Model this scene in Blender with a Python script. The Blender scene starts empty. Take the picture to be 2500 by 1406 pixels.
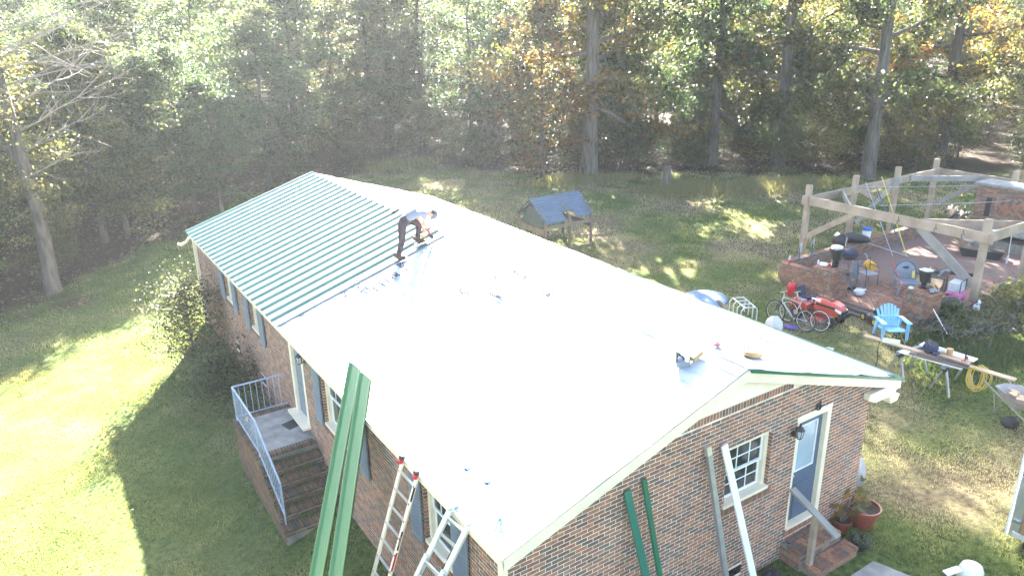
import bpy, math, random
import numpy as np
from mathutils import Vector, Matrix, Euler
SC=bpy.context.scene; COL=SC.collection
rad=math.radians; PI=math.pi
# ---------------------------------------------------------------- camera, sky, sun, exposure
def cam_axes(yaw,pitch,roll):
    f=Vector((math.sin(yaw)*math.cos(pitch),math.cos(yaw)*math.cos(pitch),-math.sin(pitch)))
    r=Vector((math.cos(yaw),-math.sin(yaw),0)); u=r.cross(f)
    return r*math.cos(roll)+u*math.sin(roll), u*math.cos(roll)-r*math.sin(roll), f
cam_data=bpy.data.cameras.new('camera'); CAM=bpy.data.objects.new('camera',cam_data); COL.objects.link(CAM)
r_,u_,f_=cam_axes(.573,.344,-.019)
mt=Matrix((r_,u_,-f_)).transposed().to_4x4(); mt.translation=Vector((-4.016,-6.555,9.449)); CAM.matrix_world=mt
cam_data.sensor_width=36; cam_data.lens=1836.3/2500*36; cam_data.clip_start=.1; cam_data.clip_end=1500
SC.camera=CAM
SUN_AZ,SUN_EL=31.0,28.0
world=bpy.data.worlds.new('World'); SC.world=world; world.use_nodes=True
wn=world.node_tree.nodes; wl=world.node_tree.links; bg=wn['Background']
sky=wn.new('ShaderNodeTexSky'); sky.sky_type='NISHITA'; sky.sun_disc=False
sky.sun_elevation=rad(SUN_EL); sky.sun_rotation=rad(SUN_AZ); sky.air_density=1.0; sky.dust_density=2.2; sky.ozone_density=1.0
wl.new(sky.outputs[0],bg.inputs[0]); bg.inputs[1].default_value=0.05
sd=bpy.data.lights.new('sun','SUN'); sd.energy=5.0; sd.angle=rad(.5); sd.color=(1,.94,.84)
SUN=bpy.data.objects.new('sun',sd); COL.objects.link(SUN)
sdir=Vector((math.sin(rad(SUN_AZ))*math.cos(rad(SUN_EL)),math.cos(rad(SUN_AZ))*math.cos(rad(SUN_EL)),math.sin(rad(SUN_EL))))
SUN.rotation_euler=sdir.to_track_quat('Z','Y').to_euler(); SUN.location=(20,20,40)
SC.view_settings.view_transform='Standard'; SC.view_settings.look='None'; SC.view_settings.gamma=1
SC.view_settings.use_curve_mapping=False; SC.view_settings.exposure=4.2
# ---------------------------------------------------------------- helpers
XS=[-60,-12,-5,-1.2,-.2,.2,3,5,9,300]; ZS=[-.8,-.75,-.6,-.38,-.05,0,.2,.3,.3,.3]
def G(x,y):
    return np.interp(x,XS,ZS)+np.maximum(0,.35*x+y-42)*.06
def g(x,y): return float(G(x,y))
def newmat(name):
    m=bpy.data.materials.new(name); m.use_nodes=True; return m
def mat(name,col,rough=.6,metal=0.,var=.15,scale=6.,bump=.0,bscale=40.,spec=.5,stretch=None,coat=0.,col2=None,detail=5.):
    m=newmat(name); n=m.node_tree.nodes; l=m.node_tree.links; p=n['Principled BSDF']
    tc=n.new('ShaderNodeTexCoord'); src=tc.outputs['Object']
    if stretch:
        mp=n.new('ShaderNodeMapping'); mp.inputs['Scale'].default_value=stretch; l.new(src,mp.inputs[0]); src=mp.outputs[0]
    nz=n.new('ShaderNodeTexNoise'); nz.inputs['Scale'].default_value=scale; nz.inputs['Detail'].default_value=detail; l.new(src,nz.inputs['Vector'])
    rp=n.new('ShaderNodeValToRGB'); e=rp.color_ramp.elements
    c2=col2 or tuple(min(1,c*(1+var)) for c in col)
    c1=tuple(c*(1-var) for c in col)
    e[0].position=.32; e[1].position=.68; e[0].color=(*c1,1); e[1].color=(*c2,1)
    l.new(nz.outputs[0],rp.inputs[0]); l.new(rp.outputs[0],p.inputs['Base Color'])
    p.inputs['Roughness'].default_value=rough; p.inputs['Metallic'].default_value=metal
    p.inputs['Specular IOR Level'].default_value=spec; p.inputs['Coat Weight'].default_value=coat
    if bump:
        b=n.new('ShaderNodeBump'); b.inputs['Strength'].default_value=bump; b.inputs['Distance'].default_value=.02
        n2=n.new('ShaderNodeTexNoise'); n2.inputs['Scale'].default_value=bscale; n2.inputs['Detail'].default_value=4
        l.new(src,n2.inputs['Vector']); l.new(n2.outputs[0],b.inputs['Height']); l.new(b.outputs[0],p.inputs['Normal'])
    return m
def ramp(n,cols,pos=None):
    rp=n.new('ShaderNodeValToRGB'); cr=rp.color_ramp
    while len(cr.elements)<len(cols): cr.elements.new(.5)
    for i,c in enumerate(cols):
        cr.elements[i].position=pos[i] if pos else i/(len(cols)-1); cr.elements[i].color=(*c,1)
    return rp
class MB:
    def __init__(s): s.v=[]; s.f=[]
    def add(s,vs,fs):
        o=len(s.v); s.v.extend([tuple(v) for v in vs]); s.f.extend([tuple(i+o for i in f) for f in fs]); return s
    def box(s,c,d,rz=0.,M=None):
        x,y,z=d[0]/2,d[1]/2,d[2]/2
        vs=[Vector((a*x,b*y,e*z)) for e in (-1,1) for b in (-1,1) for a in (-1,1)]
        if M is None: M=Matrix.Rotation(rz,3,'Z') if rz else None
        if M is not None: vs=[M@v for v in vs]
        c=Vector(c); vs=[v+c for v in vs]
        return s.add(vs,[(0,2,3,1),(4,5,7,6),(0,1,5,4),(2,6,7,3),(0,4,6,2),(1,3,7,5)])
    def bar(s,a,b,w,h,up=(0,0,1),taper=1.):
        a=Vector(a); b=Vector(b); d=(b-a).normalized(); up=Vector(up)
        if abs(d.dot(up))>.99: up=Vector((1,0,0))
        r=d.cross(up).normalized(); u=r.cross(d)
        vs=[]
        for p,k in ((a,1.),(b,taper)):
            for sx,sz in ((-1,-1),(1,-1),(1,1),(-1,1)): vs.append(p+r*(sx*w/2*k)+u*(sz*h/2*k))
        return s.add(vs,[(3,2,1,0),(4,5,6,7),(0,1,5,4),(1,2,6,5),(2,3,7,6),(3,0,4,7)])
    def tube(s,pts,r,n=6,cap=True):
        pts=[Vector(p) for p in pts]; rs=r if isinstance(r,(list,tuple)) else [r]*len(pts)
        o=len(s.v); prev=None
        for i,p in enumerate(pts):
            d=((pts[i+1] if i<len(pts)-1 else p)-(pts[i-1] if i else p))
            d=d.normalized() if d.length>1e-9 else Vector((0,0,1))
            if prev is None:
                a=Vector((0,0,1)) if abs(d.z)<.9 else Vector((1,0,0)); x=d.cross(a).normalized()
            else:
                x=(prev-d*prev.dot(d)); x=x.normalized() if x.length>1e-6 else d.orthogonal().normalized()
            prev=x; y=d.cross(x)
            for k in range(n):
                t=2*PI*k/n; s.v.append(tuple(p+(x*math.cos(t)+y*math.sin(t))*rs[i]))
        for i in range(len(pts)-1):
            for k in range(n):
                k2=(k+1)%n; s.f.append((o+i*n+k,o+i*n+k2,o+(i+1)*n+k2,o+(i+1)*n+k))
        if cap:
            s.f.append(tuple(o+k for k in reversed(range(n)))); q=o+(len(pts)-1)*n; s.f.append(tuple(q+k for k in range(n)))
        return s
    def lathe(s,prof,c=(0,0,0),n=16,sq=(1,1),M=None):
        o=len(s.v); c=Vector(c)
        for (r,z) in prof:
            for k in range(n):
                t=2*PI*k/n; v=Vector((r*math.cos(t)*sq[0],r*math.sin(t)*sq[1],z))
                if M is not None: v=M@v
                s.v.append(tuple(v+c))
        for i in range(len(prof)-1):
            for k in range(n):
                k2=(k+1)%n; s.f.append((o+i*n+k,o+i*n+k2,o+(i+1)*n+k2,o+(i+1)*n+k))
        s.f.append(tuple(o+k for k in reversed(range(n)))); q=o+(len(prof)-1)*n; s.f.append(tuple(q+k for k in range(n)))
        return s
    def ball(s,c,r,n=10,m=7,sc=(1,1,1),M=None,wob=0,seed=0):
        rr=random.Random(seed); prof=[(max(1e-4,math.sin(PI*i/m))*r,-math.cos(PI*i/m)*r) for i in range(m+1)]
        o=len(s.v); s.lathe(prof,(0,0,0),n)
        for i in range(o,len(s.v)):
            v=Vector(s.v[i]); k=1+rr.uniform(-wob,wob); v=Vector((v.x*sc[0]*k,v.y*sc[1]*k,v.z*sc[2]*k))
            if M is not None: v=M@v
            s.v[i]=tuple(v+Vector(c))
        return s
    def prism(s,poly,axis,a,b):
        # poly = 2D points in the plane perpendicular to axis (x:(y,z) y:(x,z) z:(x,y))
        def P(p,t): return {0:(t,p[0],p[1]),1:(p[0],t,p[1]),2:(p[0],p[1],t)}[axis]
        n=len(poly); vs=[P(p,a) for p in poly]+[P(p,b) for p in poly]
        return s.add(vs,[tuple(range(n))[::-1],tuple(range(n,2*n))]+[(i,(i+1)%n,n+(i+1)%n,n+i) for i in range(n)])
    def torus(s,c,R,r,n=24,m=6,M=None,arc=2*PI,start=0):
        o=len(s.v); c=Vector(c); full=abs(arc-2*PI)<1e-6; N=n if full else n+1
        for i in range(N):
            t=start+arc*i/n
            for k in range(m):
                q=2*PI*k/m; v=Vector(((R+r*math.cos(q))*math.cos(t),(R+r*math.cos(q))*math.sin(t),r*math.sin(q)))
                if M is not None: v=M@v
                s.v.append(tuple(v+c))
        for i in range(n if full else n):
            for k in range(m):
                i2=(i+1)%N; k2=(k+1)%m
                s.f.append((o+i*m+k,o+i2*m+k,o+i2*m+k2,o+i*m+k2))
        return s
    def xf(s,M,o=0):
        for i in range(o,len(s.v)): s.v[i]=tuple(M@Vector(s.v[i]))
        return s
    def mesh(s,name,m,smooth=False):
        me=bpy.data.meshes.new(name); me.from_pydata(s.v,[],s.f)
        if m is not None: me.materials.append(m)
        if smooth:
            me.polygons.foreach_set('use_smooth',[True]*len(me.polygons))
        me.update(); return me
    def build(s,name,m,parent=None,world=False,smooth=False,bevel=0):
        if world and parent is not None:
            base=parent
            off=Vector(base.location)
            while base.parent: base=base.parent; off+=Vector(base.location)
            s.v=[tuple(Vector(v)-off) for v in s.v]
        me=s.mesh(name,m,smooth); ob=bpy.data.objects.new(name,me); COL.objects.link(ob)
        if parent is not None: ob.parent=parent
        if bevel:
            b=ob.modifiers.new('bevel','BEVEL'); b.width=bevel; b.segments=2; b.limit_method='ANGLE'
            b.harden_normals=False
        return ob
def tag(o,label=None,cat=None,group=None,kind=None):
    if label: o['label']=label
    if cat: o['category']=cat
    if group: o['group']=group
    if kind: o['kind']=kind
    return o
def thing(name,label,cat,loc=(0,0,0),rz=0,group=None):
    o=bpy.data.objects.new(name,None); COL.objects.link(o); o.location=loc; o.rotation_euler=(0,0,rz); o.empty_display_size=.2
    return tag(o,label,cat,group)
def inst(me,name,parent,loc=(0,0,0),rot=(0,0,0),scale=(1,1,1)):
    o=bpy.data.objects.new(name,me); COL.objects.link(o); o.parent=parent; o.location=loc; o.rotation_euler=rot; o.scale=scale; return o
def copy_tree(o,parent=None):
    c=o.copy(); COL.objects.link(c); c.parent=parent
    for ch in list(o.children): copy_tree(ch,c)
    return c
def npmesh(name,V,F,m,attr=None,smooth=False):
    # V (n,3)  F (m,k) uniform polygons
    me=bpy.data.meshes.new(name); k=F.shape[1]
    me.vertices.add(len(V)); me.vertices.foreach_set('co',V.astype(np.float32).ravel())
    me.loops.add(F.size); me.loops.foreach_set('vertex_index',F.astype(np.int32).ravel())
    me.polygons.add(len(F)); me.polygons.foreach_set('loop_start',np.arange(0,F.size,k,dtype=np.int32))
    me.polygons.foreach_set('loop_total',np.full(len(F),k,dtype=np.int32))
    if smooth: me.polygons.foreach_set('use_smooth',np.ones(len(F),dtype=bool))
    for nm,a in (attr or {}).items():
        at=me.attributes.new(nm,'FLOAT','POINT'); at.data.foreach_set('value',a.astype(np.float32).ravel())
    for mm in (m if isinstance(m,(list,tuple)) else [m]): me.materials.append(mm)
    me.update(calc_edges=True); me.validate(); return me
def link(me,name,parent=None,loc=(0,0,0)):
    o=bpy.data.objects.new(name,me); COL.objects.link(o); o.parent=parent; o.location=loc; return o
# ---------------------------------------------------------------- materials
def leafmat(name,cols,trans=.6,gloss=.48,hue=.04,attr='tint',pos=None):
    m=newmat(name); n=m.node_tree.nodes; l=m.node_tree.links; p=n['Principled BSDF']; out=n['Material Output']
    a=n.new('ShaderNodeAttribute'); a.attribute_name=attr
    rp=ramp(n,cols,pos); l.new(a.outputs['Fac'],rp.inputs[0])
    oi=n.new('ShaderNodeObjectInfo'); hs=n.new('ShaderNodeHueSaturation')
    mr=n.new('ShaderNodeMapRange'); mr.inputs[3].default_value=.5-hue; mr.inputs[4].default_value=.5+hue*.6; l.new(oi.outputs['Random'],mr.inputs[0]); l.new(mr.outputs[0],hs.inputs['Hue'])
    mv=n.new('ShaderNodeMapRange'); mv.inputs[3].default_value=.8; mv.inputs[4].default_value=1.25
    mm=n.new('ShaderNodeMath'); mm.operation='FRACT'; m7=n.new('ShaderNodeMath'); m7.operation='MULTIPLY'; m7.inputs[1].default_value=7.3
    l.new(oi.outputs['Random'],m7.inputs[0]); l.new(m7.outputs[0],mm.inputs[0]); l.new(mm.outputs[0],mv.inputs[0]); l.new(mv.outputs[0],hs.inputs['Value'])
    l.new(rp.outputs[0],hs.inputs['Color']); l.new(hs.outputs[0],p.inputs['Base Color'])
    p.inputs['Roughness'].default_value=gloss; p.inputs['Specular IOR Level'].default_value=.5
    t=n.new('ShaderNodeBsdfTranslucent'); mul=n.new('ShaderNodeMixRGB'); mul.blend_type='MULTIPLY'; mul.inputs[0].default_value=1; mul.inputs[2].default_value=(1.5,1.5,.95,1)
    l.new(hs.outputs[0],mul.inputs[1]); l.new(mul.outputs[0],t.inputs[0])
    mx=n.new('ShaderNodeMixShader'); mx.inputs[0].default_value=trans; l.new(p.outputs[0],mx.inputs[1]); l.new(t.outputs[0],mx.inputs[2]); l.new(mx.outputs[0],out.inputs[0])
    return m
M={}
M['leaf_green']=leafmat('leaf_green',[(.03,.052,.028),(.055,.085,.042),(.10,.12,.055),(.17,.17,.07)],pos=[0,.5,.85,1])
M['leaf_blue']=leafmat('leaf_bluegreen',[(.028,.055,.036),(.05,.085,.05),(.075,.11,.05),(.13,.15,.05)],pos=[0,.5,.9,1])
M['leaf_rust']=leafmat('leaf_rust',[(.035,.05,.02),(.075,.08,.028),(.15,.10,.03),(.24,.11,.035)],pos=[0,.4,.75,1],hue=.02)
M['leaf_mix']=leafmat('leaf_mixed',[(.035,.052,.025),(.06,.078,.032),(.11,.10,.038),(.18,.125,.045)],pos=[0,.5,.85,1])
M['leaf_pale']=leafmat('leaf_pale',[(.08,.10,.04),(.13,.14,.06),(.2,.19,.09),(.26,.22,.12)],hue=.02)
M['grass']=leafmat('grass_blade',[(.065,.10,.032),(.14,.165,.06),(.27,.26,.12),(.36,.32,.21)],trans=.5,gloss=.35,hue=0)
M['litter']=leafmat('fallen_leaf',[(.05,.028,.015),(.11,.06,.03),(.18,.11,.06),(.26,.2,.13)],trans=.2,gloss=.5,hue=0)
M['bark']=mat('bark',(.10,.085,.072),.9,var=.45,scale=9,stretch=(1,1,.18),bump=.9,bscale=22,detail=8)
M['barkdark']=mat('bark_dark',(.055,.045,.038),.9,var=.4,scale=9,stretch=(1,1,.18),bump=.9,bscale=22)
M['twig']=mat('dead_twig',(.24,.21,.18),.85,var=.25,scale=8)
def brickmat(name,src):
    m=newmat(name); n=m.node_tree.nodes; l=m.node_tree.links; p=n['Principled BSDF']
    cols=[(.19,.092,.060),(.25,.118,.072),(.14,.095,.075),(.29,.135,.08),(.17,.108,.08),(.32,.15,.085),(.22,.125,.085)]
    rp=ramp(n,cols); rp.color_ramp.interpolation='CONSTANT'
    if src=='island':
        gi=n.new('ShaderNodeNewGeometry'); l.new(gi.outputs['Random Per Island'],rp.inputs[0])
    else:
        oi=n.new('ShaderNodeObjectInfo'); l.new(oi.outputs['Random'],rp.inputs[0])
    tc=n.new('ShaderNodeTexCoord'); nz=n.new('ShaderNodeTexNoise'); nz.inputs['Scale'].default_value=16; nz.inputs['Detail'].default_value=6
    ge=n.new('ShaderNodeNewGeometry'); l.new(ge.outputs['Position'],nz.inputs['Vector'])
    r2=ramp(n,[(.78,.78,.8),(1.0,1,1),(1.3,1.25,1.2)],[.3,.5,.75]); l.new(nz.outputs[0],r2.inputs[0])
    mu=n.new('ShaderNodeMixRGB'); mu.blend_type='MULTIPLY'; mu.inputs[0].default_value=1; l.new(rp.outputs[0],mu.inputs[1]); l.new(r2.outputs[0],mu.inputs[2])
    # large scale weathering / mortar smear
    n3=n.new('ShaderNodeTexNoise'); n3.inputs['Scale'].default_value=1.1; n3.inputs['Detail'].default_value=5; l.new(ge.outputs['Position'],n3.inputs['Vector'])
    r3=ramp(n,[(0,0,0),(.22,.22,.22)],[.55,.75]); l.new(n3.outputs[0],r3.inputs[0])
    mx=n.new('ShaderNodeMixRGB'); mx.inputs[2].default_value=(.30,.25,.21,1); l.new(r3.outputs[0],mx.inputs[0]); l.new(mu.outputs[0],mx.inputs[1])
    l.new(mx.outputs[0],p.inputs['Base Color']); p.inputs['Roughness'].default_value=.85
    b=n.new('ShaderNodeBump'); b.inputs['Strength'].default_value=.5; b.inputs['Distance'].default_value=.006; n4=n.new('ShaderNodeTexNoise'); n4.inputs['Scale'].default_value=90
    l.new(ge.outputs['Position'],n4.inputs['Vector']); l.new(n4.outputs[0],b.inputs['Height']); l.new(b.outputs[0],p.inputs['Normal'])
    return m
M['tan2']=mat('plywood_varnish',(.36,.19,.08),.5,var=.12,scale=2)
def darker(nm,src,k,tint):
    m=M[src].copy(); m.name=nm; nt=m.node_tree; p=nt.nodes['Principled BSDF']; lk=p.inputs['Base Color'].links[0]; fs=lk.from_socket
    q=nt.nodes.new('ShaderNodeMixRGB'); q.blend_type='MULTIPLY'; q.inputs[0].default_value=1; q.inputs[2].default_value=(*tint,1); nt.links.new(fs,q.inputs[1]); nt.links.new(q.outputs[0],p.inputs['Base Color']); return m
M['brick_o']=brickmat('brick_single','object'); M['brick_i']=brickmat('brick_joined','island'); M['mossy_o']=darker('mossy_brick_single','brick_o',1,(.48,.56,.50)); M['mossy_i']=darker('mossy_brick_joined','brick_i',1,(.6,.62,.56))
M['mortar']=mat('mortar',(.74,.66,.56),.95,var=.2,scale=5,bump=.4,bscale=120)
M['mortar_dark']=mat('mortar_weathered',(.20,.18,.15),.95,var=.3,scale=5,bump=.4,bscale=120)
M['cream']=mat('cream_paint',(.78,.67,.50),.5,var=.06,scale=3,bump=.05)
M['white']=mat('white_paint',(.8,.8,.78),.45,var=.05,scale=4)
M['bluegrey']=mat('blue_grey_paint',(.17,.20,.24),.5,var=.1,scale=3)
M['doorblue']=mat('door_blue_paint',(.075,.11,.17),.45,var=.08,scale=3)
M['greentrim']=mat('green_trim',(.012,.12,.065),.35,var=.1,scale=3)
M['concrete']=mat('concrete',(.27,.26,.24),.9,var=.25,scale=4,bump=.3,bscale=60)
M['black']=mat('black_plastic',(.02,.02,.022),.45,var=.2)
M['rubber']=mat('rubber',(.025,.025,.025),.8,var=.2)
M['steel']=mat('galvanised_steel',(.45,.46,.48),.4,metal=.8,var=.12)
M['alu']=mat('aluminium',(.75,.75,.76),.32,metal=.85,var=.06,scale=3)
M['aluwhite']=mat('mill_aluminium',(.72,.72,.70),.4,metal=.35,var=.06)
M['lumber']=mat('lumber',(.42,.30,.19),.75,var=.18,scale=3,stretch=(1,1,8),bump=.2,bscale=30)
def woodmat(name,col,var=.22):
    m=mat(name,col,.8,var=var,scale=2.2,bump=.25,bscale=25,detail=7)
    return m
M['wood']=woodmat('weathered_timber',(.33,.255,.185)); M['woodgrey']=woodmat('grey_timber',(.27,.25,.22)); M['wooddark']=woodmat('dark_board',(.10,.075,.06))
M['red']=mat('red_plastic',(.55,.02,.03),.4,var=.08); M['orange']=mat('orange_paint',(.50,.075,.045),.3,var=.06,coat=.4)
M['skyblue']=mat('sky_blue_plastic',(.20,.46,.70),.4,var=.05,scale=3); M['greyplastic']=mat('grey_plastic',(.20,.23,.27),.5,var=.12)
M['navy']=mat('navy_fabric',(.025,.03,.06),.9,var=.3,bump=.6,bscale=30)
M['yellow']=mat('yellow_plastic',(.72,.40,.04),.5,var=.15); M['hose']=mat('yellow_hose',(.62,.46,.10),.5,var=.1)
M['pink']=mat('pink_plastic',(.62,.16,.34),.45,var=.1); M['bucketblue']=mat('blue_lid',(.02,.12,.42),.4,var=.06)
M['terracotta']=mat('terracotta',(.24,.055,.035),.35,var=.15,coat=.3); M['soil']=mat('soil',(.06,.045,.035),.95,var=.4,scale=20,bump=.8)
M['clearish']=mat('translucent_plastic',(.5,.53,.55),.35,var=.15); M['tan']=mat('tan_leather',(.45,.27,.12),.7,var=.2)
M['bagwhite']=mat('white_bag',(.5,.5,.5),.5,var=.1,bump=.7,bscale=14)
M['slate']=mat('slate_blue_metal',(.06,.10,.15),.42,var=.15,scale=3)
def glassmat(name,col,rough=.08):
    m=newmat(name); p=m.node_tree.nodes['Principled BSDF']; p.inputs['Base Color'].default_value=(*col,1); p.inputs['Roughness'].default_value=rough
    p.inputs['Specular IOR Level'].default_value=.8; return m
M['glass']=glassmat('window_glass',(.018,.025,.025)); M['curtain']=mat('door_curtain_glass',(.33,.42,.50),.15,var=.1,scale=2,coat=.6)
# ---------------------------------------------------------------- ground
WBX=[-60,-12,-8,-4,0,3,6,17,21,23,26,30,33,36,40,60,300]; WBY=[10,20,23.5,27,29.5,33,37,38.5,33,29.5,27,26,24,21.5,17,6,-100]
rng=np.random.default_rng(5)
def fbm(x,y,seed=0,f=.2,o=4):
    r=np.random.default_rng(seed); t=np.zeros_like(x,dtype=float); a=1.; s=0
    for k in range(o):
        for j in range(3):
            th=r.uniform(0,2*PI); ph=r.uniform(0,6.28,2); q=f*r.uniform(.7,1.3)
            t+=a*np.sin((x*math.cos(th)+y*math.sin(th))*q*6.28+ph[0]+1.7*np.sin((y*math.cos(th)-x*math.sin(th))*q*4+ph[1]))
        s+=a*3*.5; a*=.55; f*=2.1
    return t/s*.5+.5
def litterness(x,y):
    b=np.interp(x,WBX,WBY); d=(y-b)+ (fbm(x,y,3,.12)-.5)*5
    return np.clip(d/2.4+.5,0,1)
def dryness(x,y):
    d=fbm(x,y,8,.13)
    back=np.clip((x-7)/4,0,1)
    return np.clip((d-.22)*1.4*back+ (d-.55)*.8*(1-back),0,1)
def gridmesh(xs,ys,zoff=0):
    X,Y=np.meshgrid(xs,ys); Z=G(X,Y)+zoff
    rough=(fbm(X,Y,11,.35)-.5)*.05; Z=Z+rough*np.where((X>.3)&(X<8)&(Y>-.2)&(Y<19),0,1)
    V=np.stack([X,Y,Z],-1).reshape(-1,3); nx,ny=len(xs),len(ys)
    i=np.arange(nx*ny).reshape(ny,nx); F=np.stack([i[:-1,:-1],i[:-1,1:],i[1:,1:],i[1:,:-1]],-1).reshape(-1,4)
    return V,F
xs=np.concatenate([np.linspace(-300,-22,10),np.arange(-20,52,.4),np.linspace(54,400,16)])
ys=np.concatenate([np.linspace(-120,-14,8),np.arange(-12,62,.4),np.linspace(64,500,18)])
V,F=gridmesh(xs,ys)
lit=litterness(V[:,0],V[:,1]); dry=dryness(V[:,0],V[:,1])
gm=newmat('ground'); n=gm.node_tree.nodes; l=gm.node_tree.links; p=n['Principled BSDF']
ge=n.new('ShaderNodeNewGeometry')
def noise(sc,det=5): 
    q=n.new('ShaderNodeTexNoise'); q.inputs['Scale'].default_value=sc; q.inputs['Detail'].default_value=det; l.new(ge.outputs['Position'],q.inputs['Vector']); return q
na=noise(9,8); nb=noise(1.3); nc=noise(40,4)
rg=ramp(n,[(.03,.05,.012),(.075,.11,.026),(.14,.17,.05)],[.3,.5,.75]); l.new(na.outputs[0],rg.inputs[0])
rd=ramp(n,[(.07,.05,.03),(.15,.115,.07),(.24,.19,.12)],[.3,.5,.75]); l.new(na.outputs[0],rd.inputs[0])
rl=ramp(n,[(.014,.011,.008),(.04,.028,.018),(.08,.058,.038),(.14,.11,.08)],[.3,.48,.62,.8]); l.new(nc.outputs[0],rl.inputs[0])
ad=n.new('ShaderNodeAttribute'); ad.attribute_name='dry'; al=n.new('ShaderNodeAttribute'); al.attribute_name='litter'
m1=n.new('ShaderNodeMixRGB'); l.new(ad.outputs['Fac'],m1.inputs[0]); l.new(rg.outputs[0],m1.inputs[1]); l.new(rd.outputs[0],m1.inputs[2])
m2=n.new('ShaderNodeMixRGB'); l.new(al.outputs['Fac'],m2.inputs[0]); l.new(m1.outputs[0],m2.inputs[1]); l.new(rl.outputs[0],m2.inputs[2])
l.new(m2.outputs[0],p.inputs['Base Color']); p.inputs['Roughness'].default_value=.95; p.inputs['Specular IOR Level'].default_value=.2
bp=n.new('ShaderNodeBump'); bp.inputs['Strength'].default_value=.9; bp.inputs['Distance'].default_value=.05; l.new(nc.outputs[0],bp.inputs['Height']); l.new(bp.outputs[0],p.inputs['Normal'])
me=npmesh('ground',V,F,gm,{'litter':lit,'dry':dry},smooth=True); tag(link(me,'ground'),kind='structure')
# grass blades
def inhouse(x,y,m=0): return (x>.1-m)&(x<8.05+m)&(y>.1-m)&(y<18.9+m)
def scatter(n,x0,x1,y0,y1,seed):
    r=np.random.default_rng(seed); x=r.uniform(x0,x1,n); y=r.uniform(y0,y1,n)
    ok=~inhouse(x,y,.03)
    ok&=~((x>-1.2)&(x<.2)&(y>6.2)&(y<9.8)); ok&=~((x>5.8)&(x<7.4)&(y>-.85)&(y<.2)); ok&=~((x>17.7)&(x<31)&(y>4.7)&(y<10)); 
    return x[ok],y[ok],r
def blades(name,parts,label):
    Vs=[];Fs=[];T=[];off=0
    for (n_,x0,x1,y0,y1,h,w,seed) in parts:
        x,y,r=scatter(n_,x0,x1,y0,y1,seed)
        li=litterness(x,y); k=r.uniform(0,1,len(x))>li*1.1; 
        path=(np.abs(x-6.75)<.75)&(y<-.75); k&=~path
        x=x[k];y=y[k]; N=len(x)
        dr=dryness(x,y); pt=fbm(x,y,21,.5)
        hh=h*r.uniform(.5,1.3,N)*(.6+.8*pt); a=r.uniform(0,2*PI,N); ln=r.uniform(.2,1.1,N)*hh; b=a+r.uniform(-1,1,N)
        z=G(x,y)-.005
        p0=np.stack([x-np.sin(a)*w,y+np.cos(a)*w,z],-1); p1=np.stack([x+np.sin(a)*w,y-np.cos(a)*w,z],-1)
        p2=np.stack([x+np.cos(b)*ln,y+np.sin(b)*ln,z+hh],-1)
        Vs.append(np.stack([p0,p1,p2],1).reshape(-1,3)); Fs.append(np.arange(N*3).reshape(-1,3)+off); off+=N*3
        t=np.clip(.16+.5*pt+r.uniform(-.2,.2,N)+dr*.75,0,1); T.append(np.repeat(t,3))
    me=npmesh(name,np.concatenate(Vs),np.concatenate(Fs),M['grass'],{'tint':np.concatenate(T)})
    return tag(link(me,name),label,'grass',kind='stuff')
blades('lawn_grass',[(330000,-9,.2,-1,20,.05,.006,1),(60000,-12,3,18,34,.07,.011,2),(150000,7.9,20,-3,18,.05,.008,3),(90000,8,38,17,38,.08,.014,4),(30000,18,40,10,17,.08,.014,5),(26000,0.2,8,-3,.1,.05,.007,6)],'short mown lawn around the brick house, part green and part straw coloured')
def blobs(name,centres,mat_,label,cat):
    Vs=[];Fs=[];T=[];off=0; r=np.random.default_rng(77)
    for (cx,cy,rx,ry,n_,h,w,tn) in centres:
        x=cx+r.normal(0,rx*.5,n_); y=cy+r.normal(0,ry*.5,n_); N=n_; z=G(x,y)-.01
        a=r.uniform(0,2*PI,N); b=r.uniform(0,2*PI,N); hh=h*r.uniform(.4,1.2,N); ln=hh*r.uniform(.1,.7,N)
        p0=np.stack([x-np.sin(a)*w,y+np.cos(a)*w,z],-1); p1=np.stack([x+np.sin(a)*w,y-np.cos(a)*w,z],-1); p2=np.stack([x+np.cos(b)*ln,y+np.sin(b)*ln,z+hh],-1)
        Vs.append(np.stack([p0,p1,p2],1).reshape(-1,3)); Fs.append(np.arange(N*3).reshape(-1,3)+off); off+=N*3
        T.append(np.repeat(np.clip(tn+r.uniform(-.25,.25,N),0,1),3))
    me=npmesh(name,np.concatenate(Vs),np.concatenate(Fs),mat_,{'tint':np.concatenate(T)})
    return tag(link(me,name),label,cat,kind='stuff')
blobs('tall_grass',[(26.5,22.6,2.2,1.3,5000,0.44,.022,.75),(29.5,20.8,2.4,1.3,5000,0.48,.022,.8),(32,19.6,2,1.2,3500,0.40,.022,.75),(22.6,28.8,2.0,1.0,3000,0.40,.022,.7),(24.6,27.4,1.8,.8,2500,0.36,.022,.75),(16.5,38.5,2,1,1800,0.56,.022,.7)],M['grass'],'tall uncut straw coloured grass along the edge of the woods by the tree stump','grass')
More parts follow.
